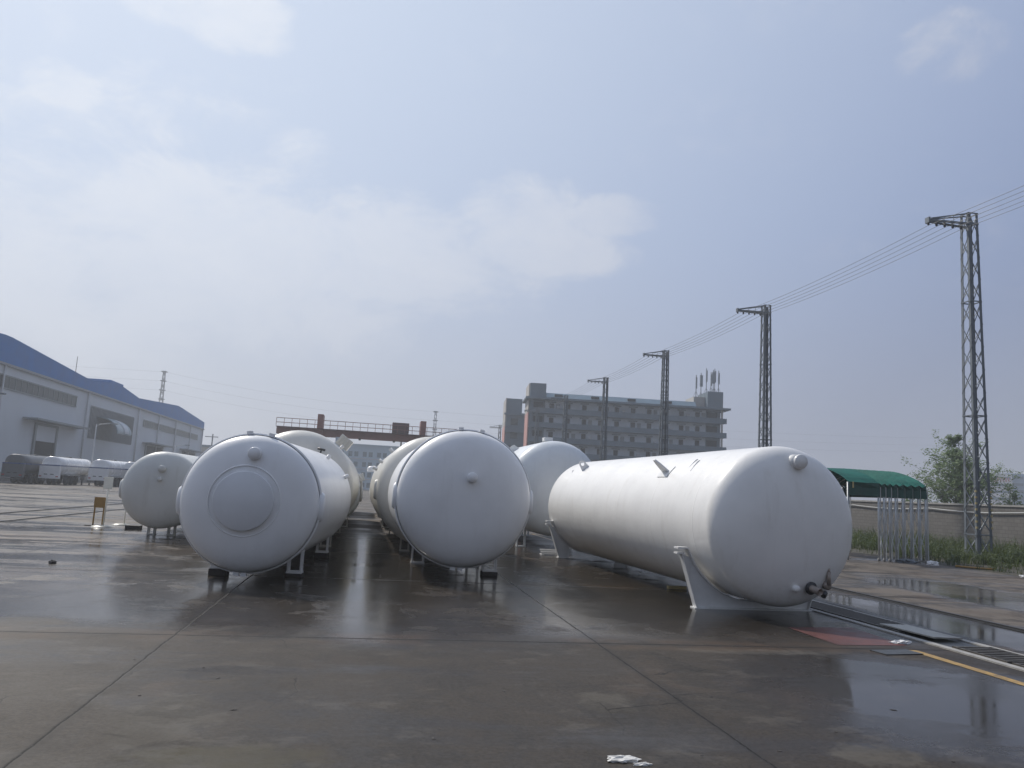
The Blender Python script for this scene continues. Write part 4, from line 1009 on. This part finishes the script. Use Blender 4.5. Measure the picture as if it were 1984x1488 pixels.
fr=MB()
for k in range(3): fr.box((-.28,-.06+.12*k-.12,.02+.05*k),(.28,-.03+.12*k-.12,.06+.05*k))
fr=fr.box((-.26,-.2,0),(-.2,.2,.02)).box((.2,-.2,0),(.26,.2,.02)).build('steel_offcuts',PAINT,None,(5.45,23.0,0),bevel=.004); tag(fr,'small stack of white steel bars beside the rear saddle of the long tank','steel bars')
pk=MB().box((-.2,-.05,0),(.2,.05,.06)).build('wooden_wedge',YELST,None,(6.4,15.5,0),bevel=.005); tag(pk,'yellow wedge lying on the ground under the long right tank','wedge')
# markings, rails, drain
g=MB().add([(7.19,4,.004),(7.33,4,.004),(7.33,9.5,.004),(7.19,9.55,.004)],[(0,1,2,3)]); tag(g.build('yellow_line',YLINE),kind='structure')
g=MB().add([(7.2,13.6,.004),(7.32,13.6,.004),(7.32,34,.004),(7.2,34,.004)],[(0,1,2,3)]); tag(g.build('yellow_line',YLINE),kind='structure')
g=MB().add([(6.33,9.78,.004),(7.42,9.84,.004),(7.5,11.22,.004),(6.36,11.1,.004)],[(0,1,2,3)]); tag(g.build('red_marking',REDPLATE),kind='structure')
for x in(10.65,-11.3,-13.25):
    g=MB().box((x-.11,2,.0),(x+.11,160,.008)); g.build('rail_groove',DRAINF); tag(bpy.data.objects[-1] if False else g and [o for o in COL.objects if o.name.startswith('rail_groove')][-1],kind='structure')
    g=MB().box((x-.03,2,.01),(x+.03,160,.035)).build('rail',DARKSTEEL); tag(g,{10.65:'crane rail along the puddle on the right',-11.3:'nearer crane rail crossing the yard on the left',-13.25:'farther crane rail crossing the yard on the left'}[x],'rail','crane rails set in the yard')
g=MB().add([(7.98,3,.004),(8.62,3,.004),(8.62,60,.004),(7.98,60,.004)],[(0,1,2,3)]).build('drain_channel',DRAINF); tag(g,kind='structure')
g=MB().box((7.86,3,0),(7.98,60,.02)).box((8.62,3,0),(8.74,60,.02)).build('drain_kerb',CONC); tag(g,kind='structure')
gr=None
def grate():
    m_=MB()
    for k in range(9): m_.box((-.29,-.46+k*.112,.0),(.29,-.46+k*.112+.045,.03))
    m_.box((-.30,-.48,.0),(-.27,.48,.032)); m_.box((.27,-.48,.0),(.30,.48,.032))
    return m_.build('drain_grate',GRATE)
gr=grate(); n=0
for k in range(26):
    yy=8.2+k*1.02
    if k in(2,): continue
    o=gr if n==0 else gr.copy()
    if n: COL.objects.link(o)
    n+=1; o.location=(8.30+random.uniform(-.01,.01),yy,.006); o.rotation_euler=(random.uniform(-.004,.004),0,R(random.uniform(-1.2,1.2)))
    tag(o,'rusty slatted grate lying in the long drain right of the tanks','grate','grates along the yard drain')
p_=MB().box((-.25,-.55,0),(.25,.55,.02)).build('cover_plate',PLATE,None,(8.32,10.75,.04)); p_.rotation_euler=(0,R(1.5),R(4)); tag(p_,'pale steel cover plate lying across the drain','plate')
p_=MB().box((-.3,-.14,0),(.3,.14,.012)).build('cover_plate',DRAINF,None,(6.9,9.35,.0)); p_.rotation_euler=(0,0,R(8)); tag(p_,'dark flat scrap plate lying below the red floor marking','plate')
def crumple(name,x,y,sz,m_,label,cat,seed,flat=.4,z=0):
    rnd=random.Random(seed); bm=bmesh.new(); bmesh.ops.create_icosphere(bm,subdivisions=3,radius=1)
    for v in bm.verts:
        k=1+.35*math.sin(v.co.x*5+seed)*math.cos(v.co.y*6)+rnd.uniform(-.22,.22)
        v.co=Vector((v.co.x*sz[0]*k,v.co.y*sz[1]*k,max(-.0,(v.co.z*k+flat))*sz[2]))
    me=bpy.data.meshes.new(name); bm.to_mesh(me); bm.free(); me.materials.append(m_)
    o=bpy.data.objects.new(name,me); COL.objects.link(o); o.location=(x,y,z); return tag(o,label,cat)
crumple('crumpled_paper',1.87,5.42,(.10,.045,.022),PAPER,'crumpled white paper scrap at the bottom edge of the view','litter',2)
crumple('crumpled_paper',1.98,5.33,(.055,.02,.012),PAPER,'small torn paper strip beside the crumpled scrap','litter',9)
crumple('white_rag',7.44,10.0,(.15,.07,.03),CLOTH,'flat white rag at the corner of the red marking','litter',4)
crumple('plastic_bag',20.1,25.2,(.22,.13,.10),CLOTH,'white plastic bag lying at the weed edge by the awning','litter',5)
crumple('scrap_sheet',19.6,25.9,(.35,.2,.09),GALV,'grey crumpled sheet beside the awning casters','litter',6)
crumple('plastic_bag',20.6,21.6,(.28,.1,.05),CLOTH,'torn white litter on the verge edge at the right','litter',8)
crumple('stone',-5.74,16.2,(.055,.05,.045),STONE,'dark round stone on the wet concrete at left','stone',3)
tag(MB().tube([(20.6,24.7,.04),(21.3,23.7,.05)],.035,8).build('wooden_stick',YEL),'yellowish stick lying along the weed edge','litter')
rnd=random.Random(12)
for i,(x,y) in enumerate([(-2.1,8.3),(-1.4,8.0),(.6,5.9),(1.35,7.25),(3.3,7.1),(4.9,6.7),(3.9,6.05),(3.15,5.6),(-.6,10.9),(2.4,11.5),(-1.7,7.0),(4.4,5.35),(-.9,6.6),(-1.2,7.6)]):
    o=crumple('debris_chip',x,y,(.010+.016*rnd.random(),.007+.006*rnd.random(),.004),STONE,None,None,i+20); tag(o,'small dark chip of debris on the wet concrete in the foreground','debris','debris chips scattered over the concrete'); o.rotation_euler=(0,0,rnd.random()*3)

# ------------------------------------------------------------ haze
HZ=mat('haze',lambda n,p:None); n=NT(HZ.node_tree); o_=n.n('ShaderNodeOutputMaterial'); pv_=n.n('ShaderNodeVolumePrincipled')
pv_.inputs['Color'].default_value=(.86,.90,.96,1); pv_.inputs['Density'].default_value=.0013; pv_.inputs['Anisotropy'].default_value=.35
n.t.links.new(pv_.outputs[0],o_.inputs['Volume'])
hz=MB().box((-S-5,-205,-1),(S+5,S+5,50)).build('haze',HZ); tag(hz,'pale humid haze filling the air over the yard','haze',kind='stuff')
